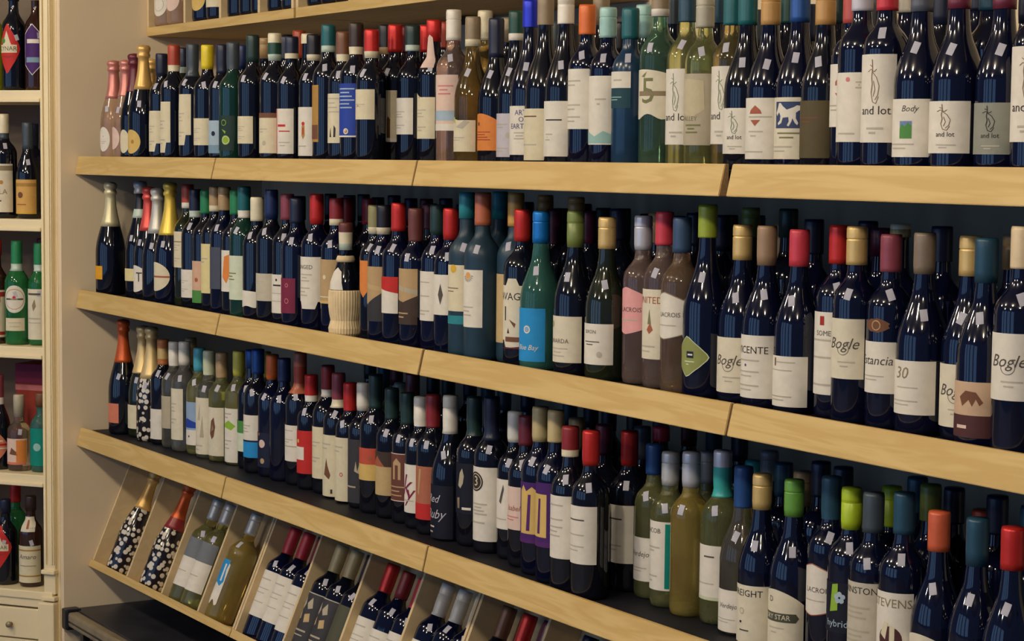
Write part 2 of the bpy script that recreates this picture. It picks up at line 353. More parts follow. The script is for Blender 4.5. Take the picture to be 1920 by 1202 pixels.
# ------------------------------------------------------------------ three long shelves
JOINTS = {1:(0, 1.030, 2.098, 3.178, 4.24), 2:(0, 1.056, 2.132, 3.192, 4.24), 3:(0, 1.092, 2.155, 3.20, 4.24)}
SH = {1:(1.5,'top'), 2:(1.1,'middle'), 3:(.682,'lower')}
for k, (z, nm) in SH.items():
    root = empty('wall_shelf', (0, 0, z), {1:'long pine-fronted top shelf packed with wine bottles at eye level', 2:'long pine-fronted middle shelf holding the straw-basket flask', 3:'long pine-fronted lower shelf above the tilted wooden bins'}[k], 'shelf', 'long bottle shelves')
    box('shelf_board', (.001, .012, -.034, 4.24, .598, -.0105), DARKB, root)
    js = JOINTS[k]
    for i, (a_, b_) in enumerate(zip(js, js[1:])):
        gap = .020 if (k == 1 and i == 2) else .009 if i == 1 and k == 2 else .006
        bm = bmesh.new(); T_ = .018; h_ = .054; tilt = .013
        x0, x1 = a_ + (.002 if i == 0 else 0), b_ - gap
        sec = [(0,0),(T_*.5,0),(T_*.5,-h_),(-tilt,-h_)]
        A = [bm.verts.new((x0, y_, z_)) for y_, z_ in sec]; B = [bm.verts.new((x1, y_, z_)) for y_, z_ in sec]
        bm.faces.new(A[::-1]); bm.faces.new(B)
        for q in range(4): bm.faces.new((A[q], A[(q+1) % 4], B[(q+1) % 4], B[q]))
        bmesh.ops.recalc_face_normals(bm, faces=bm.faces[:])
        for f_ in bm.faces:
            if abs(f_.normal.x) > .9: f_.material_index = 1
        bmesh.ops.bevel(bm, geom=bm.edges[:], offset=.0012, segments=2, affect='EDGES')
        me = bpy.data.meshes.new('fascia_board'); bm.to_mesh(me); bm.free()
        link('fascia_board', me, [PINE, PINE_END], root)
# ------------------------------------------------------------------ tilted bins under the lower shelf
TH = math.radians(22.74)
def bin_unit(x0, divs, x1, label):
    root = empty('tilted_wine_bin', (x0, .0333, .2689), label, 'rack', 'tilted wine bins', (-TH, 0, 0))
    D_, Hh = .084, .345; w = x1 - x0
    box('bottom_board', (0, 0, -.012, w, D_, 0), PLY, root, .001); box('front_lip', (0, -.006, -.016, w, .0, .006), PINE, root, .001)
    box('back_panel', (0, D_, -.012, w, D_+.008, Hh), PLY, root)
    for d_ in [0] + [q - x0 for q in divs] + [w - .009]:
        box('divider', (d_, 0, 0, d_+.009, D_, Hh), PLY, root, .001)
    return root
bin_unit(.002, (.283, .552, .812), 1.056, 'pale plywood tilted bin unit against the side wall, leftmost of three')
bin_unit(1.061, (1.330, 1.598, 1.860), 2.116, 'pale plywood tilted bin unit holding red-capped and white-labelled bottles')
bin_unit(2.121, (2.392, 2.655, 2.920), 3.17, 'pale plywood tilted bin unit running out of the bottom of the photo')
# ------------------------------------------------------------------ open cubby rack overhead
def cubby(x0, divs, x1, label):
    root = empty('overhead_cubby_rack', (x0, .218, 1.865), label, 'rack', 'overhead cubby racks'); w = x1-x0; Hh = .36
    box('bottom_board', (0, 0, 0, w, .38, .026), PINE, root, .001); box('top_board', (0, 0, Hh, w, .38, Hh+.026), PINE, root, .001)
    box('back_panel', (0, .372, .026, w, .38, Hh), PLY, root)
    for d_ in [0] + [q - x0 for q in divs] + [w-.014]: box('divider', (d_, 0, .026, d_+.014, .372, Hh), PLY, root, .001)
    box('bracket', (w*.32, .30, -.022, w*.32+.03, .38, 0), BLACKP, root)
cubby(.002, (.288, .546, .806), 1.030, 'pine cubby rack above the top shelf, touching the side wall')
cubby(1.044, (1.343, 1.60, 1.86), 2.09, 'second pine cubby rack above the top shelf, right of a narrow gap')
# ------------------------------------------------------------------ dark low deck on the floor
deck = empty('low_display_deck', (.004, -.045, 0), 'dark low display deck with bronze front rail below the tilted bins', 'platform')
box('deck_top', (0, .02, .105, 4.2, .60, .130), DECKM, deck, .002)
box('front_apron', (.05, .035, .02, 4.2, .05, .105), DARKB, deck)
rail = boxmesh('front_rail', [(.030, -.012, .084, 4.2, .022, .127)], .008); link('front_rail', rail, [METAL], deck)
box('rail_groove', (.040, -.0135, .098, 4.2, -.010, .103), BLACKP, deck)
box('end_cap', (-.002, -.020, .072, .040, .030, .136), BLACKP, deck, .007)
for x in (.11, 1.3, 2.6, 3.9): box('leg', (x, .0, 0, x+.025, .02, .090), BLACKP, deck)
# ------------------------------------------------------------------ writing used on labels
BOT = [
 (1, 3.8049, 0.051, 0.2916, 0.0346, 'b', 'n', 'tan2', 0.2336, (0.0458, 0.1793, 'white', 76, 'r', (('s', 'fig2', 0.0011, ((0.02, 0.8), (0.14, 0.83), (0.26, 0.8), (0.34, 0.83))), ('s', 'fig2', 0.0015, ((0.18, 0.94), (0.2, 0.84), (0.17, 0.74), (0.2, 0.66), (0.16, 0.56))), ('s', 'fig2', 0.0011, ((0.2, 0.8), (0.34, 0.74), (0.44, 0.64), (0.4, 0.54), (0.3, 0.48))), ('s', 'fig2', 0.0011, ((0.16, 0.56), (0.22, 0.46), (0.34, 0.44), (0.42, 0.52))), ('s', 'fig2', 0.0011, ((0.24, 0.7), (0.3, 0.6), (0.24, 0.52))), ('s', 'fig2', 0.0011, ((0.1, 0.88), (0.18, 0.86))), ('t', 'and lot', 'ink', 0.28, 0.36, 0.11, 0), ('r', 'grey', 0.0, 0.148, 0.6, 0.172), ('r', 'grey', 0.1, 0.098, 0.34, 0.122)), 0), {}, 1),
 (1, 3.7305, 0.0596, 0.2947, 0.0387, 'u', 'n', 'wine2', 0.2367, (0.0283, 0.1021, 'greyshade', 70, 'r', (('s', 'ink', 0.0011, ((0.02, 0.8), (0.14, 0.83), (0.26, 0.8), (0.34, 0.83))), ('s', 'ink', 0.0015, ((0.18, 0.94), (0.2, 0.84), (0.17, 0.74), (0.2, 0.66), (0.16, 0.56))), ('s', 'ink', 0.0011, ((0.2, 0.8), (0.34, 0.74), (0.44, 0.64), (0.4, 0.54), (0.3, 0.48))), ('s', 'ink', 0.0011, ((0.16, 0.56), (0.22, 0.46), (0.34, 0.44), (0.42, 0.52))), ('s', 'ink', 0.0011, ((0.24, 0.7), (0.3, 0.6), (0.24, 0.52))), ('s', 'ink', 0.0011, ((0.1, 0.88), (0.18, 0.86))), ('t', 'and lot', 'ink', 0.28, 0.36, 0.11, 0), ('r', 'grey', 0.0, 0.148, 0.6, 0.172), ('r', 'grey', 0.1, 0.098, 0.34, 0.122)), 0), {}, 1),  # white figure label again, its shade painted into the paper colour
 (1, 3.6513, 0.0473, 0.2987, 0.0393, 'u', 'n', 'wine2', 0.2407, (0.0295, 0.1056, 'white', 76, 'r', (('s', 'fig2', 0.0011, ((0.02, 0.8), (0.14, 0.83), (0.26, 0.8), (0.34, 0.83))), ('s', 'fig2', 0.0015, ((0.18, 0.94), (0.2, 0.84), (0.17, 0.74), (0.2, 0.66), (0.16, 0.56))), ('s', 'fig2', 0.0011, ((0.2, 0.8), (0.34, 0.74), (0.44, 0.64), (0.4, 0.54), (0.3, 0.48))), ('s', 'fig2', 0.0011, ((0.16, 0.56), (0.22, 0.46), (0.34, 0.44), (0.42, 0.52))), ('s', 'fig2', 0.0011, ((0.24, 0.7), (0.3, 0.6), (0.24, 0.52))), ('s', 'fig2', 0.0011, ((0.1, 0.88), (0.18, 0.86))), ('t', 'and lot', 'ink', 0.28, 0.36, 0.11, 0), ('r', 'grey', 0.0, 0.148, 0.6, 0.172), ('r', 'grey', 0.1, 0.098, 0.34, 0.122)), 0), {}, 1),
 (1, 3.568, 0.0514, 0.2996, 0.0394, 'u', 'n', 'slate2', 0.2416, (0.0237, 0.1105, 'white', 74, 'r', (('t', 'Body', 'ink2', 0.35, 0.83, 0.12, 0.3), ('r', 'skyp', 0.02, 0.52, 0.42, 0.62), ('p', 'leafg', ((0.02, 0.32), (0.42, 0.32), (0.42, 0.54), (0.3, 0.6), (0.2, 0.52), (0.1, 0.58), (0.02, 0.5))), ('r', 'grey', -0.45, 0.208, 0.5, 0.232), ('r', 'grey', -0.35, 0.138, 0.24, 0.162)), 0), {}, 1),
 (1, 3.4891, 0.0534, 0.3058, 0.0363, 'b', 'n', 'redpink', 0.2478, (0.0456, 0.1802, 'white', 74, 'r', (('s', 'fig2', 0.0011, ((0.02, 0.8), (0.14, 0.83), (0.26, 0.8), (0.34, 0.83))), ('s', 'fig2', 0.0015, ((0.18, 0.94), (0.2, 0.84), (0.17, 0.74), (0.2, 0.66), (0.16, 0.56))), ('s', 'fig2', 0.0011, ((0.2, 0.8), (0.34, 0.74), (0.44, 0.64), (0.4, 0.54), (0.3, 0.48))), ('s', 'fig2', 0.0011, ((0.16, 0.56), (0.22, 0.46), (0.34, 0.44), (0.42, 0.52))), ('s', 'fig2', 0.0011, ((0.24, 0.7), (0.3, 0.6), (0.24, 0.52))), ('s', 'fig2', 0.0011, ((0.1, 0.88), (0.18, 0.86))), ('t', 'and lot', 'ink', 0.28, 0.36, 0.11, 0), ('r', 'grey', 0.0, 0.148, 0.6, 0.172), ('r', 'grey', 0.1, 0.098, 0.34, 0.122)), 0), {}, 1),
 (1, 3.4135, 0.0692, 0.31, 0.0366, 'b', 'n', 'lavcap', 0.252, (0.0468, 0.1551, 'white', 72, 'r', (('d', 'pink', 0.22, 0.9, 0.09), ('r', 'grey', 0.5, 0.848, 0.9, 0.872), ('r', 'grey', 0.6, 0.808, 0.64, 0.832), ('r', 'grey', 0.5, 0.768, 0.77, 0.792), ('r', 'grey', -0.2, 0.108, 0.5, 0.132)), 0), {}, 1),
 (1, 3.3479, 0.1082, 0.2958, 0.0345, 'b', 'n', 'redpat', 0.2378, (0.0715, 0.172, 'white', 64, 'r', (('p', 'rust2', ((0.0, 0.72), (0.2, 0.8), (0.4, 0.72), (0.4, 0.66), (0.0, 0.66))), ('p', 'rust2', ((0.0, 0.54), (0.4, 0.54), (0.2, 0.44))), ('r', 'grey', -0.45, 0.328, 0.5, 0.352), ('r', 'grey', -0.35, 0.258, 0.24, 0.282)), 0), {}, 1),
 (1, 3.2711, 0.1154, 0.2975, 0.0383, 'u', 'k', 'tan2', 0.2395, (0.0213, 0.1153, 'darkolive', 74, 'r', (('r', 'brown', -0.45, 0.688, 0.5, 0.712), ('r', 'brown', -0.35, 0.618, 0.24, 0.642)), 0), {}, 1),
 (1, 3.1897, 0.1285, 0.3066, 0.0393, 'u', 'n', 'bluecap', 0.2486, (0.0192, 0.1225, 'cream2', 74, 'r', (('r', 'horseblue', -0.2, 0.5, 0.85, 0.93), ('p', 'white', ((-0.17, 0.75), (-0.12, 0.7), (-0.02, 0.76), (0.05, 0.7), (0.03, 0.63), (-0.08, 0.585), (-0.06, 0.55), (0.09, 0.585), (0.15, 0.67), (0.36, 0.68), (0.38, 0.61), (0.31, 0.545), (0.38, 0.53), (0.47, 0.61), (0.5, 0.66), (0.58, 0.585), (0.66, 0.55), (0.69, 0.585), (0.61, 0.66), (0.61, 0.75), (0.72, 0.79), (0.84, 0.77), (0.8, 0.86), (0.64, 0.87), (0.54, 0.84), (0.3, 0.8), (0.14, 0.86), (0.05, 0.91), (-0.04, 0.905), (-0.08, 0.84))), ('r', 'olive', -0.1, 0.408, 0.8, 0.432), ('r', 'olive', 0.0, 0.338, 0.54, 0.362), ('r', 'grey', -0.45, 0.188, 0.5, 0.212), ('r', 'grey', -0.35, 0.118, 0.24, 0.142)), 0), {}, 1),
 (1, 3.1064, 0.1327, 0.3065, 0.0392, 'u', 'n', 'tan2', 0.2485, (0.0188, 0.1234, 'white', 74, 'r', (('p', 'rust2', ((0.0, 0.8), (0.2, 0.88), (0.4, 0.8), (0.45, 0.74), (-0.05, 0.74))), ('p', 'rust2', ((0.0, 0.64), (0.4, 0.64), (0.2, 0.54))), ('r', 'grey', -0.1, 0.678, 0.8, 0.702), ('r', 'grey', -0.1, 0.438, 0.5, 0.462), ('r', 'grey', 0.0, 0.368, 0.24, 0.392), ('r', 'grey', -0.45, 0.108, 0.5, 0.132)), 0), {}, 1),
 (1, 3.0234, 0.1481, 0.3114, 0.0396, 'u', 'k', 'teal', 0.2534, (0.0279, 0.1077, 'white', 70, 'r', (('s', 'fig', 0.0011, ((0.02, 0.8), (0.14, 0.83), (0.26, 0.8), (0.34, 0.83))), ('s', 'fig', 0.0015, ((0.18, 0.94), (0.2, 0.84), (0.17, 0.74), (0.2, 0.66), (0.16, 0.56))), ('s', 'fig', 0.0011, ((0.2, 0.8), (0.34, 0.74), (0.44, 0.64), (0.4, 0.54), (0.3, 0.48))), ('s', 'fig', 0.0011, ((0.16, 0.56), (0.22, 0.46), (0.34, 0.44), (0.42, 0.52))), ('s', 'fig', 0.0011, ((0.24, 0.7), (0.3, 0.6), (0.24, 0.52))), ('s', 'fig', 0.0011, ((0.1, 0.88), (0.18, 0.86))), ('t', 'and lot', 'ink', 0.28, 0.36, 0.11, 0), ('r', 'grey', 0.0, 0.148, 0.6, 0.172), ('r', 'grey', 0.1, 0.098, 0.34, 0.122)), 0), {}, 1),
 (1, 2.9461, 0.1749, 0.3164, 0.036, 'b', 'ol2', 'teal', 0.2584, (0.0452, 0.1841, 'white', 72, 'r', (('s', 'fig', 0.0011, ((0.02, 0.8), (0.14, 0.83), (0.26, 0.8), (0.34, 0.83))), ('s', 'fig', 0.0015, ((0.18, 0.94), (0.2, 0.84), (0.17, 0.74), (0.2, 0.66), (0.16, 0.56))), ('s', 'fig', 0.0011, ((0.2, 0.8), (0.34, 0.74), (0.44, 0.64), (0.4, 0.54), (0.3, 0.48))), ('s', 'fig', 0.0011, ((0.16, 0.56), (0.22, 0.46), (0.34, 0.44), (0.42, 0.52))), ('s', 'fig', 0.0011, ((0.24, 0.7), (0.3, 0.6), (0.24, 0.52))), ('s', 'fig', 0.0011, ((0.1, 0.88), (0.18, 0.86))), ('t', 'and lot', 'ink', 0.28, 0.36, 0.11, 0), ('r', 'grey', 0.0, 0.148, 0.6, 0.172), ('r', 'grey', 0.1, 0.098, 0.34, 0.122)), 0), {}, 1),
 (1, 2.8688, 0.1711, 0.3153, 0.0359, 'b', 'yg', 'stone', 0.2573, (0.0433, 0.173, 'stone2', 74, 'r', (('p', 'stonemap', ((-0.6, 0.95), (0.7, 0.9), (0.75, 0.5), (0.3, 0.4), (-0.5, 0.45))), ('t', 'VALLEY', 'olive', 0.05, 0.37, 0.07, 0), ('r', 'olive', -0.1, 0.268, 0.6, 0.292), ('r', 'olive', 0.0, 0.218, 0.34, 0.242), ('r', 'olive', -0.1, 0.168, 0.47, 0.192)), 0), {}, 1),
 (1, 2.7908, 0.1886, 0.3308, 0.0375, 'b', 'yg', 'petrolcap', 0.2728, (0.0446, 0.1848, 'white', 72, 'r', (('s', 'fig', 0.0011, ((0.02, 0.8), (0.14, 0.83), (0.26, 0.8), (0.34, 0.83))), ('s', 'fig', 0.0015, ((0.18, 0.94), (0.2, 0.84), (0.17, 0.74), (0.2, 0.66), (0.16, 0.56))), ('s', 'fig', 0.0011, ((0.2, 0.8), (0.34, 0.74), (0.44, 0.64), (0.4, 0.54), (0.3, 0.48))), ('s', 'fig', 0.0011, ((0.16, 0.56), (0.22, 0.46), (0.34, 0.44), (0.42, 0.52))), ('s', 'fig', 0.0011, ((0.24, 0.7), (0.3, 0.6), (0.24, 0.52))), ('s', 'fig', 0.0011, ((0.1, 0.88), (0.18, 0.86))), ('t', 'and lot', 'ink', 0.28, 0.36, 0.11, 0), ('r', 'grey', 0.0, 0.148, 0.6, 0.172), ('r', 'grey', 0.1, 0.098, 0.34, 0.122)), 0), {}, 1),
 (1, 2.7145, 0.181, 0.3444, 0.0382, 'b', 'gl', 'white/khaki/white', 0.2864, (0.0972, 0.186, 'cream2', 82, 'wave', (('t', '5', 'olive', 0.25, 0.52, 0.62, 0), ('r', 'khaki', -0.2, 0.44, 1, 0.54), ('p', 'olive', ((-0.05, 0.85), (0.2, 0.95), (0.1, 0.83)))), 0), {}, 1),
 (1, 2.6424, 0.1632, 0.3048, 0.0348, 'b', 'mtn', 'teal', 0.2468, (0.1141, 0.1837, 'petrol', 58, 'r', (('r', 'white', -1, 0.55, 1, 1), ('r', 'grey', -0.1, 0.74, 0.5, 0.79), ('r', 'aqua', -0.45, 0.288, 0.5, 0.312), ('r', 'aqua', -0.35, 0.218, 0.24, 0.242)), 0), {}, 1),
 (1, 2.5709, 0.1598, 0.31, 0.0355, 'b', 'n', 'aqua', 0.252, (0.0444, 0.1775, 'white', 74, 'r', (('r', 'grey', 0.2, 0.648, 0.7, 0.672), ('r', 'grey', 0.3, 0.578, 0.44, 0.602), ('p', 'aqua', ((-1, 0.02), (1, 0.02), (1, 0.14), (0.6, 0.2), (0.2, 0.12), (-0.3, 0.2), (-1, 0.14)))), 0), {}, 1),
 (1, 2.4976, 0.1599, 0.3196, 0.0366, 'b', 'n', 'orangecap', 0.2616, (0.0752, 0.1933, 'white', 74, 'r', (('r', 'grey', -0.45, 0.788, 0.5, 0.812), ('r', 'grey', -0.35, 0.718, 0.24, 0.742), ('r', 'grey', -0.45, 0.388, 0.5, 0.412), ('r', 'grey', -0.35, 0.318, 0.24, 0.342), ('r', 'grey', -0.45, 0.188, 0.5, 0.212), ('r', 'grey', -0.35, 0.118, 0.24, 0.142)), 0), {}, 1),
 (1, 2.418, 0.161, 0.3446, 0.0416, 'u', 'k', 'white', 0.2866, (0.0209, 0.1316, 'white', 70, 'r', (('r', 'ink', -0.1, 0.648, 0.7, 0.672), ('r', 'grey', -0.1, 0.388, 0.3, 0.412), ('r', 'grey', 0.0, 0.338, 0.04, 0.362), ('r', 'grey', -0.1, 0.288, 0.17, 0.312)), 0), {}, 1),
 (1, 2.3334, 0.1666, 0.345, 0.0416, 'u', 'k', 'khaki', 0.289, (0.0129, 0.118, 'cream', 68, 'r', (('r', 'brown', -0.45, 0.838, 0.5, 0.862), ('r', 'grey', -0.45, 0.288, 0.5, 0.312)), 0), {}, 1),
 (1, 2.2504, 0.1825, 0.345, 0.0416, 'u', 'n', 'royal', 0.2895, (0.0237, 0.1252, 'white', 72, 'r', (('t', 'ART', 'indigo', 0.42, 0.86, 0.12, 0), ('t', 'OF', 'indigo', 0.52, 0.72, 0.12, 0), ('t', 'EARTH', 'indigo', 0.34, 0.58, 0.12, 0), ('r', 'grey', 0.1, 0.438, 0.8, 0.462), ('r', 'grey', 0.2, 0.378, 0.54, 0.402), ('r', 'grey', 0.1, 0.318, 0.67, 0.342)), 0), {}, 1),
 (1, 2.1684, 0.1987, 0.3279, 0.0405, 'u', 'k', 'green/green/white', 0.266, (0.0191, 0.1111, 'lav', 70, 'r', (('r', 'grey', -0.45, 0.738, 0.5, 0.762), ('r', 'grey', -0.35, 0.668, 0.24, 0.692), ('d', 'grey', 0.5, 0.5, 0.14), ('r', 'grey', -0.45, 0.188, 0.5, 0.212), ('r', 'grey', -0.35, 0.118, 0.24, 0.142)), 0), {}, 1),
 (1, 2.0867, 0.198, 0.3165, 0.0391, 'u', 'k', 'navy', 0.2329, (0.0326, 0.1122, 'orange', 70, 'arch', (('d', 'brown', -0.1, 0.72, 0.1), ('r', 'rust', -0.4, 0.488, 0.6, 0.512), ('r', 'rust', -0.3, 0.418, 0.34, 0.442), ('r', 'rust', -0.4, 0.348, 0.47, 0.372), ('r', 'rust', -0.3, 0.278, 0.6, 0.302)), 0), {}, 1),
 (1, 2.0056, 0.1868, 0.3238, 0.0402, 'u', 'ol', 'khaki/cream', 0.26, (0.03, 0.1061, 'cream', 70, 'notch2', (('p', 'grey', ((0.0, 0.7), (0.5, 0.9), (0.75, 0.85), (0.4, 0.65))), ('p', 'lime2', ((-0.5, 0.9), (-0.1, 1), (-0.1, 0.8))), ('r', 'grey', -0.45, 0.388, 0.5, 0.412), ('r', 'grey', -0.35, 0.318, 0.24, 0.342)), 0), {}, 1),
 (1, 1.9249, 0.1846, 0.3433, 0.0382, 'b', 'ro', 'white', 0.2762, (0.0762, 0.1995, 'peach', 76, 'r', (('r', 'paleblue', -1, 0.18, 1, 0.36), ('r', 'white', -1, 0, 1, 0.12), ('r', 'pinkpaper', -1, 0.7, 1, 1), ('r', 'pink', 0.0, 0.788, 0.8, 0.812), ('r', 'pink', 0.1, 0.718, 0.54, 0.742), ('r', 'pink', 0.0, 0.648, 0.67, 0.672)), 0), {}, 1),
 (1, 1.848, 0.1778, 0.3247, 0.0366, 'b', 'k', 'red', 0.277, (0.0585, 0.162, 'cream', 66, 'notch2', (('r', 'grey', -0.45, 0.608, 0.5, 0.632), ('r', 'grey', -0.35, 0.538, 0.24, 0.562), ('r', 'grey', -0.45, 0.468, 0.37, 0.492), ('r', 'grey', -0.45, 0.238, 0.5, 0.262), ('r', 'grey', -0.35, 0.168, 0.24, 0.192), ('d', 'gold2', 0, 0.9, 0.05)), 0), {'tag': 1}, 1),
 (1, 1.7742, 0.1636, 0.3159, 0.0358, 'b', 'k', 'darkgreen/darkgreen/mint', 0.2579, (0.0684, 0.1511, 'white', 64, 'r', (('r', 'grey', -0.45, 0.608, 0.5, 0.632), ('r', 'grey', -0.35, 0.538, 0.24, 0.562), ('r', 'grey', -0.45, 0.468, 0.37, 0.492), ('r', 'grey', -0.45, 0.238, 0.5, 0.262), ('r', 'grey', -0.35, 0.168, 0.24, 0.192)), 0), {}, 1),
 (1, 1.6995, 0.1583, 0.3207, 0.0364, 'b', 'k', 'red', 0.2582, (0.0514, 0.1697, 'cream', 68, 'r', (('r', 'white', -1, 0, 1, 0.07), ('r', 'grey', -0.45, 0.888, 0.5, 0.912), ('r', 'grey', -0.45, 0.768, 0.5, 0.792), ('r', 'brown', 0.45, 0.08, 0.66, 0.42), ('p', 'brown', ((0.42, 0.42), (0.55, 0.5), (0.69, 0.42))), ('p', 'gold2', ((-0.1, 0.1), (0.1, 0.35), (0.3, 0.1)))), 0), {}, 1),
 (1, 1.7194, 0.0868, 0.3057, 0.0358, 'b', 'k', 'red/cream', 0.2415, (0.1016, 0.1698, 'cream', 74, 'r', (('r', 'grey', -0.45, 0.488, 0.5, 0.512), ('r', 'grey', -0.35, 0.418, 0.24, 0.442), ('d', 'gold2', 0.05, 0.45, 0.05)), 0), {}, 1),
 (1, 1.6366, 0.0897, 0.3258, 0.0381, 'b', 'k', 'darkbrown/cream', 0.2533, (0.0617, 0.1854, 'blue', 72, 'r', (('r', 'white', -1, 0, 1, 0.03), ('r', 'paleblue', -0.2, 0.888, 0.8, 0.912), ('r', 'paleblue', -0.1, 0.818, 0.54, 0.842), ('r', 'paleblue', -0.2, 0.748, 0.67, 0.772), ('r', 'paleblue', -0.1, 0.678, 0.8, 0.702), ('r', 'paleblue', -0.2, 0.608, 0.54, 0.632), ('r', 'paleblue', -0.1, 0.538, 0.67, 0.562), ('d', 'white', 0.35, 0.11, 0.16), ('d', 'gold2', 0.35, 0.11, 0.1)), 0), {}, 1),
 (1, 1.5613, 0.0947, 0.3087, 0.036, 'b', 'k', 'brown/cream', 0.2401, (0.0483, 0.1638, 'cream', 68, 'r', (('r', 'grey', -0.2, 0.888, 0.7, 0.912), ('r', 'grey', -0.1, 0.798, 0.44, 0.822), ('r', 'grey', -0.2, 0.708, 0.57, 0.732), ('r', 'grey', -0.1, 0.618, 0.7, 0.642), ('p', 'ink', ((0.05, 0.12), (0.12, 0.32), (0.2, 0.12))), ('p', 'ink', ((0.35, 0.12), (0.38, 0.36), (0.5, 0.3), (0.48, 0.12)))), 0), {}, 1),
 (1, 1.4858, 0.0931, 0.3287, 0.0382, 'b', 'k', 'teal/mint', 0.2643, (0.0509, 0.1857, 'gold2', 26, 'r', (('r', 'brown', -0.9, 0.05, 0.9, 0.3),), 0), {}, 1),
 (1, 1.41, 0.0908, 0.3094, 0.0362, 'b', 'k', 'black/cream', 0.2467, (0.0175, 0.1348, 'white', 70, 'r', (('d', 'red', 0.3, 0.66, 0.12), ('p', 'gold2', ((0.2, 0.62), (0.4, 0.62), (0.42, 0.42), (0.3, 0.34), (0.18, 0.42))), ('r', 'red', 0.26, 0.44, 0.34, 0.58), ('r', 'grey', -0.45, 0.188, 0.5, 0.212)), 0), {}, 1),
 (1, 1.308, 0.0811, 0.3085, 0.0362, 'b', 'k', 'navy/cream', 0.2552, (0.0223, 0.1324, 'white', 72, 'r', (('r', 'pink', -1, 0, -0.1, 1), ('r', 'red', -0.02, 0.6, 0.55, 0.65), ('r', 'red', 0.1, 0.488, 0.8, 0.512), ('r', 'grey', 0.1, 0.238, 0.8, 0.262), ('r', 'grey', 0.2, 0.168, 0.54, 0.192)), 0), {}, 1),
 (1, 1.2333, 0.0699, 0.3194, 0.0377, 'b', 'k', 'cream/green/mint', 0.2523, (0.0233, 0.1227, 'cream', 72, 'r', (('r', 'brown', -1, 0.88, 1, 1), ('d', 'grey', 0.3, 0.25, 0.14), ('r', 'grey', -0.45, 0.588, 0.5, 0.612), ('r', 'grey', -0.35, 0.518, 0.24, 0.542)), 0), {}, 1),
 (1, 1.1068, 0.068, 0.3212, 0.0379, 'b', 'k', 'darkgreen', 0.2527, (0.0473, 0.1163, 'cream', 66, 'r', (('r', 'grey', -0.45, 0.608, 0.5, 0.632), ('r', 'grey', -0.35, 0.538, 0.24, 0.562), ('r', 'grey', -0.45, 0.468, 0.37, 0.492), ('r', 'grey', -0.45, 0.238, 0.5, 0.262), ('r', 'grey', -0.35, 0.168, 0.24, 0.192)), 0), {}, 1),
 (1, 0.9865, 0.0668, 0.3076, 0.0364, 'b', 'g', 'slate', 0.239, (0.0295, 0.1192, 'darkgreen', 70, 'r', (('ring', 'lime', 0.35, 0.8, 0.2), ('d', 'lime', 0.48, 0.3, 0.3), ('ring', 'cream', 0.48, 0.3, 0.26), ('p', 'lime', ((0.2, 0.62), (0.5, 0.55), (0.45, 0.48)))), 0), {}, 1),
 (1, 0.9125, 0.0692, 0.3053, 0.0361, 'b', 'k', 'navy', 0.2304, (0.0224, 0.1077, 'paleblue', 70, 'r', (('r', 'paleblue2', -0.9, 0.0, 0.95, 0.25), ('d', 'navyink', 0.35, 0.6, 0.16)), 0), {}, 1),
 (1, 0.8167, 0.068, 0.3079, 0.0364, 'b', 'k', 'yellow', 0.2445, (0.0434, 0.1144, 'cream', 72, 'r', (('r', 'grey', -0.45, 0.608, 0.5, 0.632), ('r', 'grey', -0.35, 0.538, 0.24, 0.562), ('r', 'grey', -0.45, 0.468, 0.37, 0.492), ('r', 'grey', -0.45, 0.238, 0.5, 0.262), ('r', 'grey', -0.35, 0.168, 0.24, 0.192)), 0), {}, 1),
 (1, 0.715, 0.068, 0.3151, 0.0372, 'b', 'k', 'slate', 0.2278, (0.0435, 0.1802, 'cream', 60, 'notch', (('r', 'grey', -0.45, 0.608, 0.5, 0.632), ('r', 'grey', -0.35, 0.538, 0.24, 0.562), ('r', 'grey', -0.45, 0.468, 0.37, 0.492), ('r', 'grey', -0.45, 0.238, 0.5, 0.262), ('r', 'grey', -0.35, 0.168, 0.24, 0.192)), 0), {}, 1),
 (1, 0.5832, 0.068, 0.3178, 0.0375, 'b', 'k', 'rust/cream', 0.2462, (0.023, 0.1626, 'cream', 52, 'notch', (('r', 'grey', -0.45, 0.608, 0.5, 0.632), ('r', 'grey', -0.35, 0.538, 0.24, 0.562), ('r', 'grey', -0.45, 0.468, 0.37, 0.492), ('r', 'grey', -0.45, 0.238, 0.5, 0.262), ('r', 'grey', -0.35, 0.168, 0.24, 0.192)), 0), {}, 1),
 (1, 0.4934, 0.068, 0.2979, 0.0352, 'b', 'k', 'navy', 0.2357, (0.0258, 0.139, 'cream', 66, 'notch', (('r', 'grey', -0.45, 0.608, 0.5, 0.632), ('r', 'grey', -0.35, 0.538, 0.24, 0.562), ('r', 'grey', -0.45, 0.468, 0.37, 0.492), ('r', 'grey', -0.45, 0.238, 0.5, 0.262), ('r', 'grey', -0.35, 0.168, 0.24, 0.192)), 0), {}, 1),
 (1, 0.3725, 0.0619, 0.3279, 0.0444, 'c', 'k', 'gold', 0.2013, (0.0193, 0.0876, 'goldpaper', 42, 'oval', (('d', 'gold2', 0.2, 0.5, 0.2),), 14), {}, 1),
 (1, 0.2852, 0.0683, 0.3074, 0.0415, 'c', 'k', 'wine', 0.1974, (0.0207, 0.0883, 'cream', 30, 'oval', (), 18), {}, 1),
 (1, 0.2023, 0.0739, 0.2923, 0.0399, 'c', 'roc', 'pinkfoil', 0.1871, (0.0314, 0.0968, 'pinkpaper', 40, 'oval', (), 0), {}, 1),
 (1, 0.1179, 0.068, 0.2936, 0.0399, 'c', 'roc', 'pinkfoil', 0.1809, (0.025, 0.0974, 'white', 34, 'oval', (('d', 'grey', 0, 0.62, 0.12), ('r', 'grey', -0.5, 0.388, 0.5, 0.412), ('r', 'grey', -0.4, 0.318, 0.24, 0.342)), 18), {}, 1),
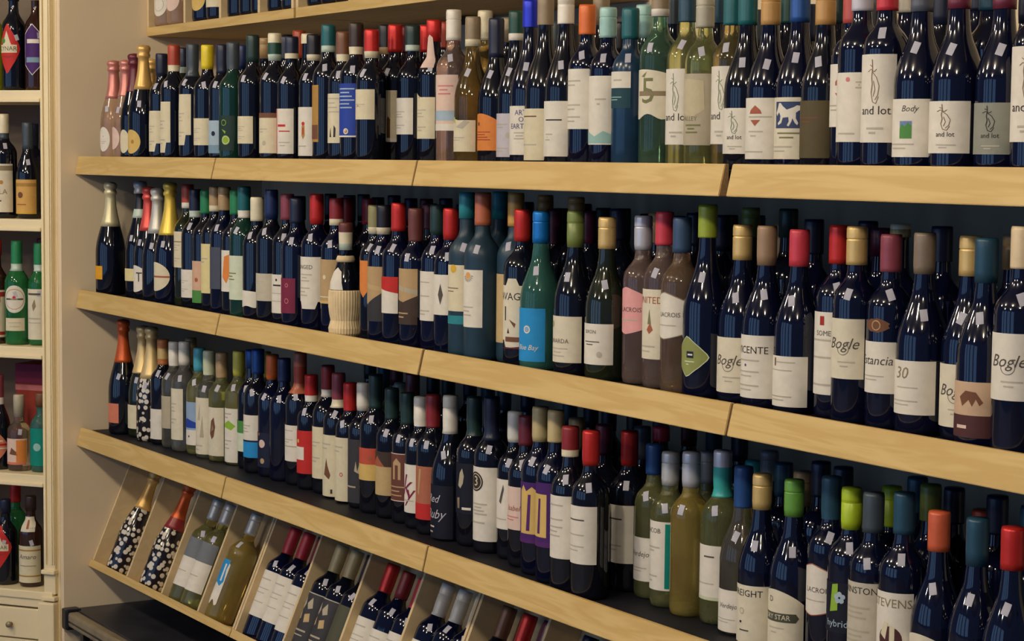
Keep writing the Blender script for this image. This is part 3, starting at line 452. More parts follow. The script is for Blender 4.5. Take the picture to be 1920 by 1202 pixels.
 (1, 3.5623, 0.1968, 0.3083, 0.0364, 'b', 'n', 'petrolcap', 0.2503, None, {}, 0),
 (1, 3.4947, 0.236, 0.3139, 0.0371, 'b', 'n', 'navy', 0.2559, None, {}, 0),
 (1, 3.4182, 0.16, 0.3114, 0.0368, 'b', 'n', 'grey', 0.2534, None, {}, 0),
 (1, 3.1924, 0.208, 0.3081, 0.0364, 'b', 'k', 'darkgreen', 0.2501, None, {}, 0),
 (1, 3.0405, 0.224, 0.3166, 0.0374, 'b', 'k', 'green', 0.2586, None, {}, 0),
 (1, 2.7782, 0.268, 0.3319, 0.0382, 'b', 'k', 'petrolcap', 0.2739, None, {}, 0),
 (1, 2.6695, 0.244, 0.3344, 0.0382, 'b', 'k', 'slate', 0.2764, None, {}, 0),
 (1, 2.5913, 0.232, 0.3171, 0.0374, 'b', 'g', 'aqua', 0.2528, None, {}, 0),
 (1, 2.4217, 0.244, 0.3448, 0.0382, 'b', 'k', 'khaki', 0.2868, None, {}, 0),
 (1, 2.0273, 0.264, 0.3238, 0.0382, 'b', 'k', 'khaki', 0.2701, None, {}, 0),
 (1, 1.9285, 0.264, 0.345, 0.0382, 'b', 'ol', 'cream', 0.2791, None, {}, 0),
 (1, 1.785, 0.24, 0.3259, 0.0382, 'b', 'k', 'rust', 0.2675, None, {}, 0),
 (1, 1.7069, 0.236, 0.3224, 0.0381, 'b', 'k', 'red', 0.2607, None, {}, 0),
 (1, 1.6273, 0.22, 0.3232, 0.0381, 'b', 'k', 'wine', 0.2632, None, {}, 0),
 (1, 1.544, 0.216, 0.331, 0.0382, 'b', 'k', 'black/tan', 0.2613, None, {}, 0),
 (1, 1.1589, 0.1968, 0.3267, 0.0382, 'b', 'k', 'cream', 0.3024, None, {}, 0),
 (1, 1.0772, 0.212, 0.3393, 0.0382, 'b', 'k', 'rust', 0.2695, None, {}, 0),
 (1, 0.9937, 0.212, 0.3295, 0.0382, 'b', 'k', 'navy', 0.2684, None, {}, 0),
 (1, 0.9197, 0.188, 0.3263, 0.0382, 'b', 'k', 'tan', 0.2731, None, {}, 0),
 (1, 0.8348, 0.16, 0.3106, 0.0367, 'b', 'k', 'navyblue', 0.2468, None, {}, 0),
 (1, 0.4249, 0.16, 0.3203, 0.0378, 'b', 'gd', 'navy/mint', 0.2495, (0.0479, 0.1692, 'cream', 60, 'r', (), 0), {}, 0),
 (1, 0.1888, 0.16, 0.2988, 0.0403, 'c', 'k', 'gold', 0.1801, (0.0324, 0.0984, 'cream', 40, 'r', (), 0), {}, 0),
 (2, 3.7926, 0.0462, 0.3258, 0.0382, 'b', 'n', 'cream3', 0.2667, (0.0802, 0.1758, 'white', 76, 'r', (('t', 'Bogle', 'ink2', 0.25, 0.58, 0.21, 0.35), ('arc', 'ink2', 0.25, 0.5, 0.22), ('r', 'grey', 0.05, 0.268, 0.7, 0.292), ('r', 'grey', 0.15, 0.198, 0.44, 0.222)), 0), {}, 1),
 (2, 3.7136, 0.0546, 0.306, 0.0399, 'u', 'n', 'petrolcap', 0.2415, (0.0171, 0.0988, 'tanpink', 78, 'r', (('r', 'maroonp', -1, 0, 1, 0.4), ('p', 'brown', ((-0.1, 0.72), (0.1, 0.84), (0.4, 0.82), (0.6, 0.64), (0.5, 0.58), (0.4, 0.7), (0.3, 0.56), (0.2, 0.68), (0.0, 0.56))), ('r', 'pinkpaper', -0.2, 0.16, 0.15, 0.22)), 0), {}, 1),
 (2, 3.6417, 0.093, 0.306, 0.0401, 'u', 'n', 'goldtan', 0.2469, (0.0213, 0.1157, 'cream2', 72, 'r', (('t', 'Bogle', 'ink2', 0.25, 0.58, 0.21, 0.35), ('arc', 'ink2', 0.25, 0.5, 0.22), ('r', 'grey', 0.05, 0.268, 0.7, 0.292), ('r', 'grey', 0.15, 0.198, 0.44, 0.222)), 0), {}, 1),
 (2, 3.5618, 0.0755, 0.3081, 0.0403, 'u', 'n', 'taupe2', 0.2462, (0.0328, 0.115, 'white', 78, 'r', (('t', '30', 'khaki', 0.0, 0.76, 0.25, 0.2), ('r', 'grey', -0.2, 0.488, 0.5, 0.512), ('r', 'grey', -0.45, 0.238, 0.5, 0.262), ('r', 'grey', -0.35, 0.168, 0.24, 0.192)), 0), {}, 1),
 (2, 3.4843, 0.0778, 0.3027, 0.0358, 'b', 'n', 'winepink', 0.2453, (0.0569, 0.1374, 'white', 74, 'r', (('t', 'Estancia', 'ink2', 0.12, 0.63, 0.2, 0.2), ('r', 'grey', -0.45, 0.318, 0.5, 0.342), ('r', 'grey', -0.35, 0.248, 0.24, 0.272)), 0), {'seal': (0.1513, 0.1744)}, 1),
 (2, 3.4103, 0.0725, 0.3128, 0.0369, 'b', 'n', 'goldtan', 0.2526, (0.0727, 0.1683, 'cream2', 72, 'r', (('t', 'Bogle', 'ink2', 0.25, 0.58, 0.21, 0.35), ('arc', 'ink2', 0.25, 0.5, 0.22), ('r', 'grey', 0.05, 0.268, 0.7, 0.292), ('r', 'grey', 0.15, 0.198, 0.44, 0.222)), 0), {}, 1),
 (2, 3.3391, 0.0974, 0.3119, 0.037, 'b', 'n', 'red', 0.2504, (0.0384, 0.1729, 'white', 68, 'r', (('r', 'red2', 0.0, 0.84, 0.2, 0.95), ('t', 'SOMERS', 'ink2', 0.3, 0.74, 0.07, 0), ('r', 'grey', -0.45, 0.648, 0.5, 0.672), ('r', 'grey', -0.45, 0.438, 0.5, 0.462), ('r', 'grey', -0.45, 0.108, 0.5, 0.132)), 0), {}, 1),
 (2, 3.264, 0.0763, 0.3026, 0.0396, 'u', 'n', 'redpink2', 0.2427, (0.012, 0.0956, 'white', 76, 'r', (('r', 'brown', -0.2, 0.8, -0.12, 0.96), ('r', 'grey', -0.1, 0.868, 0.6, 0.892), ('r', 'grey', -0.45, 0.708, 0.5, 0.732), ('r', 'stone2', -0.45, 0.188, 0.5, 0.212), ('r', 'stone2', -0.35, 0.118, 0.24, 0.142)), 0), {}, 1),
 (2, 3.183, 0.0729, 0.3061, 0.04, 'u', 'n', 'taupe', 0.2405, (0.018, 0.124, 'white', 74, 'r', (('t', 'VICENTE', 'ink', 0.15, 0.76, 0.13, 0), ('d', 'indigo', -0.02, 0.52, 0.05), ('r', 'grey', -0.45, 0.588, 0.5, 0.612), ('r', 'grey', -0.45, 0.408, 0.5, 0.432), ('r', 'grey', -0.35, 0.338, 0.24, 0.362), ('r', 'grey', -0.45, 0.188, 0.5, 0.212), ('r', 'grey', -0.35, 0.118, 0.24, 0.142)), 0), {}, 1),
 (2, 3.1023, 0.084, 0.3051, 0.04, 'u', 'n', 'goldtan', 0.2455, (0.0182, 0.1136, 'cream2', 74, 'r', (('t', 'Bogle', 'ink2', 0.25, 0.58, 0.21, 0.35), ('arc', 'ink2', 0.25, 0.5, 0.22), ('r', 'grey', 0.05, 0.268, 0.7, 0.292), ('r', 'grey', 0.15, 0.198, 0.44, 0.222)), 0), {}, 1),
 (2, 3.0203, 0.0708, 0.338, 0.0416, 'u', 'n', 'chartreuse', 0.2811, (0.0378, 0.1095, 'olivel', 62, 'diamond', (('edge', 'mintpaper'), ('r', 'navyink', 0.02, 0.47, 0.36, 0.63), ('r', 'white', 0.08, 0.53, 0.32, 0.57), ('r', 'mintpaper', -0.1, 0.368, 0.4, 0.392), ('r', 'mintpaper', 0.0, 0.298, 0.14, 0.322)), 0), {}, 1),
 (2, 2.9403, 0.0747, 0.3132, 0.037, 'b', 'ro2', 'bluegrey', 0.2513, (0.0964, 0.1817, 'white', 80, 'bulge', (('t', 'LACROIS', 'ink2', 0.2, 0.52, 0.11, 0), ('r', 'grey', -0.45, 0.288, 0.5, 0.312), ('edge', 'khaki')), 0), {}, 1),
 (2, 2.8653, 0.0901, 0.3206, 0.0379, 'b', 'ro', 'redpink2', 0.2614, (0.0545, 0.1817, 'cream2', 62, 'r', (('t', 'UNITED', 'rust2', 0.1, 0.84, 0.13, 0), ('p', 'olive', ((0.1, 0.5), (0.2, 0.72), (0.3, 0.5))), ('p', 'rust2', ((0.05, 0.42), (0.25, 0.52), (0.4, 0.42), (0.2, 0.36))), ('r', 'grey', -0.45, 0.168, 0.5, 0.192), ('r', 'grey', -0.35, 0.098, 0.24, 0.122)), 0), {}, 1),
 (2, 2.7892, 0.0967, 0.3116, 0.0369, 'b', 'ro', 'silverw', 0.2492, (0.0934, 0.181, 'pink2', 78, 'bulge', (('t', 'LACROIS', 'ink2', 0.2, 0.52, 0.11, 0), ('r', 'grey', -0.45, 0.288, 0.5, 0.312)), 0), {}, 1),
 (2, 2.7121, 0.068, 0.3065, 0.04, 'u', 'gd', 'goldtan', 0.2483, (0.0317, 0.1086, 'white', 76, 'r', (('t', 'SIXON', 'ink2', 0.1, 0.8, 0.1, 0), ('r', 'ink2', -0.2, 0.548, 0.5, 0.572), ('r', 'ink2', -0.1, 0.478, 0.24, 0.502), ('d', 'grey', 0.5, 0.25, 0.12)), 0), {}, 1),
 (2, 2.6044, 0.068, 0.3156, 0.0412, 'u', 'k', 'olivegreen', 0.2468, (0.026, 0.1151, 'cream2', 76, 'r', (('d', 'leafp', -0.25, 0.82, 0.13), ('t', 'BONARDA', 'ink2', 0.0, 0.46, 0.11, 0), ('r', 'grey', -0.3, 0.288, 0.5, 0.312), ('r', 'grey', -0.2, 0.208, 0.24, 0.232), ('r', 'grey', -0.3, 0.128, 0.37, 0.152)), 0), {}, 1),
 (2, 2.489, 0.0623, 0.3115, 0.0407, 'u', 'gt', 'brightblue', 0.2505, (0.018, 0.123, 'sky', 72, 'r', (('d', 'white', 0.25, 0.6, 0.17), ('ring', 'sky', 0.25, 0.6, 0.11), ('ring', 'sky', 0.25, 0.6, 0.055), ('t', 'Blue Bay', 'white', 0.25, 0.26, 0.11, 0.3)), 0), {}, 1),
 (2, 2.41, 0.0681, 0.3136, 0.037, 'b', 'k', 'red', 0.2504, (0.0356, 0.1768, 'cream2', 80, 'bite', (('t', 'SAVAGE', 'ink', 0.15, 0.74, 0.12, 0), ('r', 'ink', -0.05, 0.4, 0.02, 0.6), ('p', 'brown', ((0.2, 0.42), (0.5, 0.36), (0.45, 0.3))), ('r', 'brown', 0.0, 0.1, 0.7, 0.17), ('p', 'wine', ((-0.6, 0), (0.9, 0), (0.95, 0.05), (0.3, 0.02))), ('p', 'ink', ((0.1, 0.22), (0.16, 0.3), (0.22, 0.22)))), 0), {}, 1),
 (2, 2.3387, 0.0966, 0.345, 0.0382, 'b', 'mt', 'goldcap', 0.2778, (0.0406, 0.181, 'tan4', 62, 'r', (), 0), {}, 1),
 (2, 2.2709, 0.0584, 0.345, 0.0382, 'b', 'mt', 'coppercap', 0.2781, (0.0687, 0.1871, 'white', 60, 'r', (('d', 'sunorange', 0.15, 0.9, 0.2), ('rays', 'ink2', 0.15, 0.9, 0.26), ('r', 'grey', -0.45, 0.338, 0.5, 0.362), ('r', 'grey', -0.35, 0.268, 0.24, 0.292), ('r', 'grey', -0.45, 0.198, 0.37, 0.222)), 0), {}, 1),
 (2, 2.1933, 0.0657, 0.3436, 0.0382, 'b', 'mt', 'tealbright', 0.29, (0.0964, 0.1931, 'cream', 66, 'r', (('d', 'sunyellow', 0.2, 0.92, 0.22), ('r', 'navyink', 0.88, 0, 1, 1), ('r', 'khaki', -0.45, 0.488, 0.5, 0.512), ('r', 'khaki', -0.35, 0.418, 0.24, 0.442)), 0), {'extra': ('tealbright', 0.0694, 0.0873)}, 1),
 (2, 2.1173, 0.071, 0.3081, 0.0364, 'b', 'n', 'red', 0.2422, (0.083, 0.1687, 'white', 68, 'r', (('p', 'ink2', ((0.2, 0.5), (0.35, 0.78), (0.5, 0.5), (0.35, 0.25))), ('ring', 'ink2', 0.35, 0.5, 0.16)), 0), {}, 1),
 (2, 2.0428, 0.0805, 0.3142, 0.0371, 'b', 'n', 'darkgreen', 0.2496, (0.0647, 0.1715, 'white', 66, 'r', (('r', 'grey', -0.45, 0.768, 0.5, 0.792), ('r', 'grey', -0.45, 0.488, 0.5, 0.512), ('r', 'grey', -0.45, 0.188, 0.5, 0.212), ('r', 'grey', -0.35, 0.118, 0.24, 0.142)), 0), {}, 1),
 (2, 1.9694, 0.0671, 0.3043, 0.0359, 'b', 'n', 'brownred', 0.233, (0.0516, 0.1739, 'darkbrownp', 68, 'r', (('p', 'tan3', ((-1, 1), (1, 1), (1, 0.52), (0.2, 0.4), (-1, 0.48))), ('p', 'stone2', ((-1, 0.75), (1, 0.62), (1, 0.54), (-1, 0.66))), ('r', 'tan3', -0.45, 0.188, 0.5, 0.212), ('r', 'tan3', -0.35, 0.118, 0.24, 0.142)), 0), {}, 1),
 (2, 1.8949, 0.0649, 0.3142, 0.0371, 'b', 'n', 'red', 0.2526, (0.0712, 0.1523, 'white', 60, 'r', (('p', 'red', ((-1, 1), (1, 1), (1, 0.55), (-1, 0.72))),), 0), {}, 1),
 (2, 1.8199, 0.0673, 0.3077, 0.0363, 'b', 'n', 'black/cream', 0.2428, (0.0478, 0.1711, 'darkgrey', 64, 'r', (('p', 'tan3', ((-1, 1), (1, 1), (1, 0.55), (-0.2, 0.3), (-1, 0.42))), ('p', 'tan4', ((-1, 0.74), (1, 0.62), (1, 0.55), (-1, 0.64)))), 0), {}, 1),
 (2, 1.7477, 0.0836, 0.3058, 0.0362, 'b', 'k', 'olivecap/cream', 0.2412, (0.0961, 0.1807, 'orange', 26, 'point', (), 14), {}, 1),
 (2, 1.5629, 0.0771, 0.3177, 0.0375, 'b', 'n', 'winered/cream', 0.2547, (0.0706, 0.1746, 'tan3', 74, 'r', (('d', 'cream', 0.2, 0.6, 0.12), ('r', 'cream', -0.3, 0.138, 0.8, 0.162), ('r', 'goldpaper', -1, 0.0, 1, 0.06)), 0), {}, 1),
 (2, 1.4759, 0.068, 0.326, 0.0382, 'b', 'n', 'red', 0.2545, (0.0523, 0.1771, 'white', 78, 'cut', (('t', 'RINGED', 'ink2', 0.15, 0.8, 0.09, 0), ('r', 'grey', -0.1, 0.648, 0.6, 0.672), ('r', 'grey', 0.0, 0.588, 0.34, 0.612), ('r', 'grey', -0.1, 0.528, 0.47, 0.552), ('r', 'grey', -0.45, 0.388, 0.5, 0.412), ('r', 'grey', -0.35, 0.318, 0.24, 0.342), ('r', 'grey', -0.45, 0.248, 0.37, 0.272)), 0), {}, 1),
 (2, 1.387, 0.057, 0.3139, 0.037, 'b', 'n', 'navy', 0.2543, (0.0362, 0.1211, 'maroon', 60, 'r', (('ring', 'pink', 0.4, 0.8, 0.14), ('ring', 'pink', 0.4, 0.35, 0.18)), 0), {}, 1),
 (2, 1.3112, 0.0685, 0.3228, 0.0381, 'b', 'k', 'winepink', 0.2597, (0.0305, 0.1259, 'white', 66, 'r', (('r', 'ink', 0.0, 0.7, 0.6, 0.74), ('r', 'grey', -0.9, 0.5, 1, 0.52), ('r', 'grey', -0.9, 0.3, 1, 0.32), ('d', 'ink', 0.3, 0.86, 0.08)), 0), {}, 1),
 (2, 1.2337, 0.0612, 0.3319, 0.0382, 'b', 'k', 'navyblue', 0.26, (0.0562, 0.1246, 'creamgrey', 74, 'r', (('r', 'grey', -0.45, 0.688, 0.5, 0.712), ('r', 'grey', -0.35, 0.618, 0.24, 0.642), ('r', 'grey', -0.45, 0.288, 0.5, 0.312), ('r', 'grey', -0.35, 0.218, 0.24, 0.242)), 0), {}, 1),
 (2, 1.1574, 0.0568, 0.3116, 0.0367, 'b', 'k', 'cream', 0.2523, (0.0365, 0.0773, 'white', 72, 'wave', (), 0), {}, 1),
 (2, 1.0809, 0.0558, 0.3373, 0.0382, 'b', 'g', 'teal/white', 0.2582, (0.0493, 0.1619, 'mintpaper', 66, 'r', (('r', 'olive', -0.45, 0.588, 0.5, 0.612), ('r', 'olive', -0.35, 0.518, 0.24, 0.542), ('r', 'olive', -0.45, 0.448, 0.37, 0.472)), 0), {}, 1),
 (2, 1.0039, 0.0677, 0.3263, 0.0382, 'b', 'k', 'green2', 0.2641, (0.065, 0.1721, 'white', 62, 'r', (('p', 'orange', ((0.0, 0.35), (0.2, 0.85), (0.6, 0.9), (0.7, 0.45), (0.4, 0.2))),), 0), {}, 1),
 (2, 0.926, 0.0688, 0.3333, 0.0382, 'b', 'n', 'tan', 0.2731, (0.0673, 0.1772, 'slatep', 50, 'r', (), 0), {}, 1),
 (2, 0.8485, 0.0766, 0.3334, 0.0382, 'b', 'k', 'tan/cream', 0.2682, (0.0511, 0.1824, 'yellowpaper', 64, 'r', (('r', 'grey', -0.45, 0.688, 0.5, 0.712), ('r', 'grey', -0.35, 0.618, 0.24, 0.642), ('r', 'yellow', 0.8, 0.3, 1, 0.7)), 0), {}, 1),
 (2, 0.771, 0.0836, 0.3221, 0.0381, 'b', 'k', 'green2', 0.2603, (0.0201, 0.133, 'pinkbeige', 70, 'r', (('r', 'leafg', -1, 0, 1, 0.3), ('d', 'rust2', 0.3, 0.55, 0.14)), 0), {}, 1),
 (2, 0.6931, 0.0839, 0.3236, 0.0382, 'b', 'k', 'navy/mint', 0.2479, (0.0296, 0.1059, 'white', 70, 'r', (('r', 'grey', -0.45, 0.588, 0.5, 0.612), ('r', 'grey', -0.35, 0.518, 0.24, 0.542), ('r', 'grey', -0.45, 0.288, 0.5, 0.312), ('r', 'grey', -0.35, 0.218, 0.24, 0.242)), 0), {}, 1),
 (2, 0.6159, 0.0942, 0.3354, 0.0382, 'b', 'gd', 'rust/white', 0.2706, (0.1076, 0.2068, 'cream', 66, 'r', (('r', 'grey', -0.45, 0.608, 0.5, 0.632), ('r', 'grey', -0.35, 0.538, 0.24, 0.562), ('r', 'grey', -0.45, 0.468, 0.37, 0.492), ('r', 'grey', -0.45, 0.238, 0.5, 0.262), ('r', 'grey', -0.35, 0.168, 0.24, 0.192), ('r', 'khaki', -1, 0.7, 1, 0.73)), 0), {}, 1),
 (2, 0.5331, 0.076, 0.3415, 0.0451, 'c', 'n', 'goldfoil', 0.194, (0.0377, 0.1187, 'cream', 66, 'oval', (('r', 'rust2', -1, 0.47, 1, 0.53),), 0), {}, 1),
 (2, 0.4428, 0.074, 0.3236, 0.0437, 'c', 'k', 'silverfoil', 0.1952, None, {}, 1),
 (2, 0.354, 0.0833, 0.3252, 0.0439, 'c', 'k', 'redfoil', 0.1996, (0.0236, 0.1007, 'white', 66, 'oval', (('t', 'T', 'ink', 0.4, 0.55, 0.4, 0),), 0), {}, 1),
 (2, 0.2639, 0.0926, 0.3407, 0.0451, 'c', 'k', 'silver/black/mint', 0.2336, (0.0508, 0.0867, 'yellowpaper', 30, 'r', (), 14), {}, 1),
 (2, 0.0856, 0.068, 0.3349, 0.0451, 'c', 'k', 'silvergold', 0.203, (0.0461, 0.0861, 'orangey', 28, 'r', (), 8), {}, 1),
 (2, 3.6521, 0.172, 0.3071, 0.0362, 'b', 'n', 'tan', 0.2554, None, {}, 0),
 (2, 3.5096, 0.16, 0.3153, 0.0372, 'b', 'n', 'navy', 0.2609, None, {}, 0),
 (2, 3.4145, 0.16, 0.3156, 0.0372, 'b', 'n', 'cream/olivecap/olivecap', 0.2956, None, {}, 0),
 (2, 3.3412, 0.184, 0.3068, 0.0362, 'b', 'n', 'winepurple', 0.2612, None, {}, 0),
 (2, 3.2735, 0.216, 0.3159, 0.0373, 'b', 'n', 'navy', 0.2576, None, {}, 0),
 (2, 3.2006, 0.16, 0.3168, 0.0374, 'b', 'n', 'navy', 0.2588, None, {}, 0),
 (2, 3.0873, 0.1968, 0.3318, 0.0382, 'b', 'k', 'darkgreen', 0.2822, None, {}, 0),
 (2, 3.0221, 0.24, 0.3031, 0.0358, 'b', 'k', 'tan', 0.2418, None, {}, 0),
 (2, 2.9463, 0.224, 0.3299, 0.0382, 'b', 'k', 'olivegreen', 0.2775, None, {}, 0),
 (2, 2.8679, 0.22, 0.3141, 0.0371, 'b', 'k', 'navy', 0.2488, None, {}, 0),
 (2, 2.7892, 0.216, 0.3159, 0.0373, 'b', 'k', 'navy', 0.2555, None, {}, 0),
 (2, 2.7266, 0.172, 0.3143, 0.0371, 'b', 'k', 'tan2', 0.2586, None, {}, 0),
 (2, 2.6155, 0.16, 0.3196, 0.0377, 'b', 'k', 'navy', 0.2595, None, {}, 0),
 (2, 2.5093, 0.16, 0.3126, 0.0369, 'b', 'k', 'winepurple', 0.249, None, {}, 0),
 (2, 2.4246, 0.1876, 0.3383, 0.0382, 'b', 'k', 'tan2', 0.3059, None, {}, 0),
 (2, 2.3488, 0.184, 0.3114, 0.0368, 'b', 'k', 'winepurple', 0.2422, None, {}, 0),
 (2, 2.2758, 0.208, 0.3396, 0.0382, 'b', 'k', 'tan2', 0.3061, None, {}, 0),
 (2, 2.1715, 0.16, 0.345, 0.0382, 'b', 'mt', 'tealbright', 0.2876, None, {}, 0),
 (2, 1.8658, 0.16, 0.3121, 0.0368, 'b', 'k', 'wine', 0.2555, None, {}, 0),
 (2, 1.5699, 0.16, 0.3177, 0.0375, 'b', 'k', 'winered', 0.2568, None, {}, 0),
 (2, 1.4554, 0.16, 0.3165, 0.0374, 'b', 'k', 'winered', 0.2401, None, {}, 0),
 (2, 1.1872, 0.16, 0.3148, 0.0372, 'b', 'k', 'navy', 0.2552, None, {}, 0),
 (3, 3.7888, 0.0478, 0.3103, 0.0398, 'u', 'n', 'red', 0.25, (0.0503, 0.1128, 'cream2', 74, 'r', (), 0), {}, 1),
 (3, 3.7067, 0.0593, 0.3096, 0.0401, 'u', 'n', 'petrolcap', 0.2398, (0.0294, 0.1015, 'cream2', 74, 'r', (), 0), {}, 1),
 (3, 3.624, 0.0612, 0.3071, 0.0398, 'u', 'n', 'coppercap2', 0.2478, (0.0343, 0.1245, 'cream2', 74, 'arch', (), 0), {}, 1),
 (3, 3.5429, 0.0651, 0.3234, 0.038, 'b', 'n', 'petrolcap', 0.2603, (0.0405, 0.1729, 'white', 74, 'r', (('t', 'STEVENS', 'khaki2', 0.2, 0.87, 0.12, 0), ('d', 'maroonp', 0.25, 0.45, 0.46), ('p', 'cream', ((-0.1, 0.5), (0.05, 0.66), (0.2, 0.64), (0.1, 0.44))), ('p', 'cream', ((0.25, 0.62), (0.42, 0.6), (0.42, 0.4), (0.25, 0.38))), ('p', 'cream', ((0.0, 0.36), (0.15, 0.42), (0.22, 0.3), (0.1, 0.22)))), 0), {}, 1),
 (3, 3.4647, 0.072, 0.3114, 0.0368, 'b', 'n', 'slate', 0.2495, (0.0394, 0.173, 'stone3', 74, 'r', (('t', 'WINSTON', 'ink', 0.1, 0.9, 0.12, 0), ('r', 'stone2', -0.4, 0.688, 0.6, 0.712), ('r', 'stone2', -0.3, 0.628, 0.34, 0.652), ('r', 'stone2', -0.4, 0.568, 0.47, 0.592), ('r', 'stone2', -0.4, 0.408, 0.6, 0.432), ('r', 'stone2', -0.3, 0.348, 0.34, 0.372), ('r', 'stone2', -0.4, 0.288, 0.47, 0.312)), 0), {}, 1),
 (3, 3.3892, 0.0927, 0.3066, 0.0368, 'b', 'n', 'limecap', 0.2406, (0.0749, 0.1572, 'nightink', 70, 'r', (('p', 'lime', ((-0.1, 0.4), (0.0, 0.95), (0.25, 0.98), (0.25, 0.45))), ('flower', 'paleblue', 0.32, 0.7, 0.24), ('t', 'hybrid', 'paleblue', 0.2, 0.18, 0.16, 0)), 0), {}, 1),
 (3, 3.3127, 0.1154, 0.3126, 0.0382, 'b', 'n', 'petrolcap', 0.2432, (0.0836, 0.1714, 'white', 76, 'bulge', (('t', 'LACROIS', 'ink2', 0.2, 0.5, 0.11, 0), ('edge', 'rust2'), ('r', 'grey', -0.45, 0.288, 0.5, 0.312)), 0), {}, 1),
 (3, 3.2322, 0.1027, 0.2969, 0.0398, 'u', 'n', 'green3', 0.2361, (0.006, 0.1148, 'cream2', 80, 'arch', (('t', 'D', 'ink', -0.1, 0.84, 0.1, 0), ('p', 'olivedk', ((-0.6, 0.64), (0.75, 0.64), (0.85, 0.57), (0.75, 0.5), (-0.6, 0.5))), ('t', 'DRY STAR', 'cream2', 0.08, 0.57, 0.09, 0), ('r', 'grey', -0.2, 0.388, 0.4, 0.412), ('r', 'grey', -0.1, 0.318, 0.14, 0.342)), 0), {}, 1),
 (3, 3.1482, 0.1012, 0.2953, 0.0396, 'u', 'n', 'goldtan', 0.2352, (0.006, 0.1069, 'cream2', 76, 'r', (('t', 'FREIGHT', 'ink', 0.15, 0.86, 0.13, 0), ('ring', 'stone2', 0.0, 0.55, 0.12), ('r', 'ink', -0.1, 0.34, 0.0, 0.38), ('r', 'ink2', -0.1, 0.208, 0.3, 0.232)), 0), {}, 1),
 (3, 3.066, 0.1251, 0.2955, 0.0404, 'u', 'cl2', 'bluecap2', 0.2245, (0.006, 0.0807, 'white', 72, 'r', (('t', 'Verdejo', 'ink2', 0.2, 0.62, 0.13, 0.2), ('r', 'grey', -0.45, 0.288, 0.5, 0.312), ('r', 'grey', -0.35, 0.218, 0.24, 0.242)), 0), {}, 1),
 (3, 2.9833, 0.1421, 0.3122, 0.0382, 'b', 'yg', 'silverw/aqua2/aqua2', 0.23, (0.0452, 0.1446, 'white', 66, 'r', (('r', 'mintcap', -1, 0, 1, 0.06), ('r', 'ink2', 0.0, 0.78, 0.5, 0.81), ('r', 'grey', -0.45, 0.288, 0.5, 0.312)), 0), {}, 1),
 (3, 2.9038, 0.1311, 0.2998, 0.0371, 'b', 'am', 'silverw', 0.2368, None, {}, 1),
 (3, 2.825, 0.1417, 0.2889, 0.0362, 'b', 'yg', 'silverw2', 0.2277, (0.0334, 0.1627, 'white', 78, 'r', (('r', 'tealgreen', 0.52, 0.03, 0.97, 0.97), ('t', 'JACOB', 'ink2', -0.05, 0.86, 0.08, 0), ('r', 'grey', -0.35, 0.608, 0.3, 0.632), ('r', 'grey', -0.25, 0.558, 0.04, 0.582), ('r', 'grey', -0.35, 0.188, 0.2, 0.212), ('r', 'grey', -0.25, 0.118, -0.06, 0.142)), 0), {}, 1),
 (3, 2.7473, 0.1606, 0.293, 0.0371, 'b', 'yg', 'bluecap2', 0.2367, (0.0345, 0.118, 'white', 70, 'r', (('t', 'Verdejo', 'ink2', 0.1, 0.62, 0.14, 0.2), ('r', 'grey', -0.45, 0.288, 0.5, 0.312), ('r', 'grey', -0.35, 0.218, 0.24, 0.242)), 0), {}, 1),
 (3, 2.6712, 0.1552, 0.3098, 0.0382, 'b', 'k', 'red', 0.2433, (0.0568, 0.1698, 'white', 70, 'r', (('r', 'ink2', -0.45, 0.748, 0.5, 0.772), ('r', 'grey', -0.45, 0.288, 0.5, 0.312), ('r', 'grey', -0.35, 0.218, 0.24, 0.242)), 0), {}, 1),
 (3, 2.6959, 0.049, 0.3194, 0.0371, 'b', 'k', 'red', 0.2542, (0.0692, 0.18, 'white', 76, 'r', (('r', 'ink2', -0.45, 0.748, 0.5, 0.772), ('r', 'grey', -0.45, 0.488, 0.5, 0.512), ('r', 'grey', -0.45, 0.288, 0.5, 0.312), ('r', 'grey', -0.35, 0.218, 0.24, 0.242)), 0), {}, 1),
 (3, 2.6163, 0.054, 0.3178, 0.0371, 'b', 'k', 'winered/winered/cream', 0.2608, (0.0653, 0.1875, 'white', 72, 'r', (('r', 'grey', -0.45, 0.838, 0.5, 0.862), ('r', 'grey', -0.45, 0.608, 0.5, 0.632), ('r', 'grey', -0.45, 0.488, 0.5, 0.512), ('r', 'grey', -0.35, 0.418, 0.24, 0.442), ('r', 'grey', -0.45, 0.348, 0.37, 0.372)), 0), {}, 1),
 (3, 2.5366, 0.0721, 0.3391, 0.0382, 'b', 'n', 'champagne2', 0.2778, (0.0722, 0.1999, 'purplelab', 62, 'r', (('r', 'goldpaper', -0.5, 0.15, 0.5, 0.82), ('p', 'purple2', ((-0.1, 0.2), (0.0, 0.75), (0.15, 0.75), (0.1, 0.2))), ('r', 'purple2', -1, 0, 1, 0.08)), 0), {}, 1),
 (3, 2.4551, 0.0877, 0.3367, 0.0382, 'b', 'n', 'champagne2', 0.2677, (0.0658, 0.1884, 'purplelab', 66, 'r', (('r', 'goldpaper', -0.2, 0.15, 0.8, 0.85), ('p', 'goldpaper', ((-0.2, 0.85), (0.0, 0.95), (0.2, 0.85), (0.5, 0.93), (0.8, 0.85))), ('p', 'purple2', ((0.2, 0.2), (0.3, 0.8), (0.45, 0.8), (0.4, 0.2))), ('r', 'purple2', -1, 0, 1, 0.06)), 0), {}, 1),
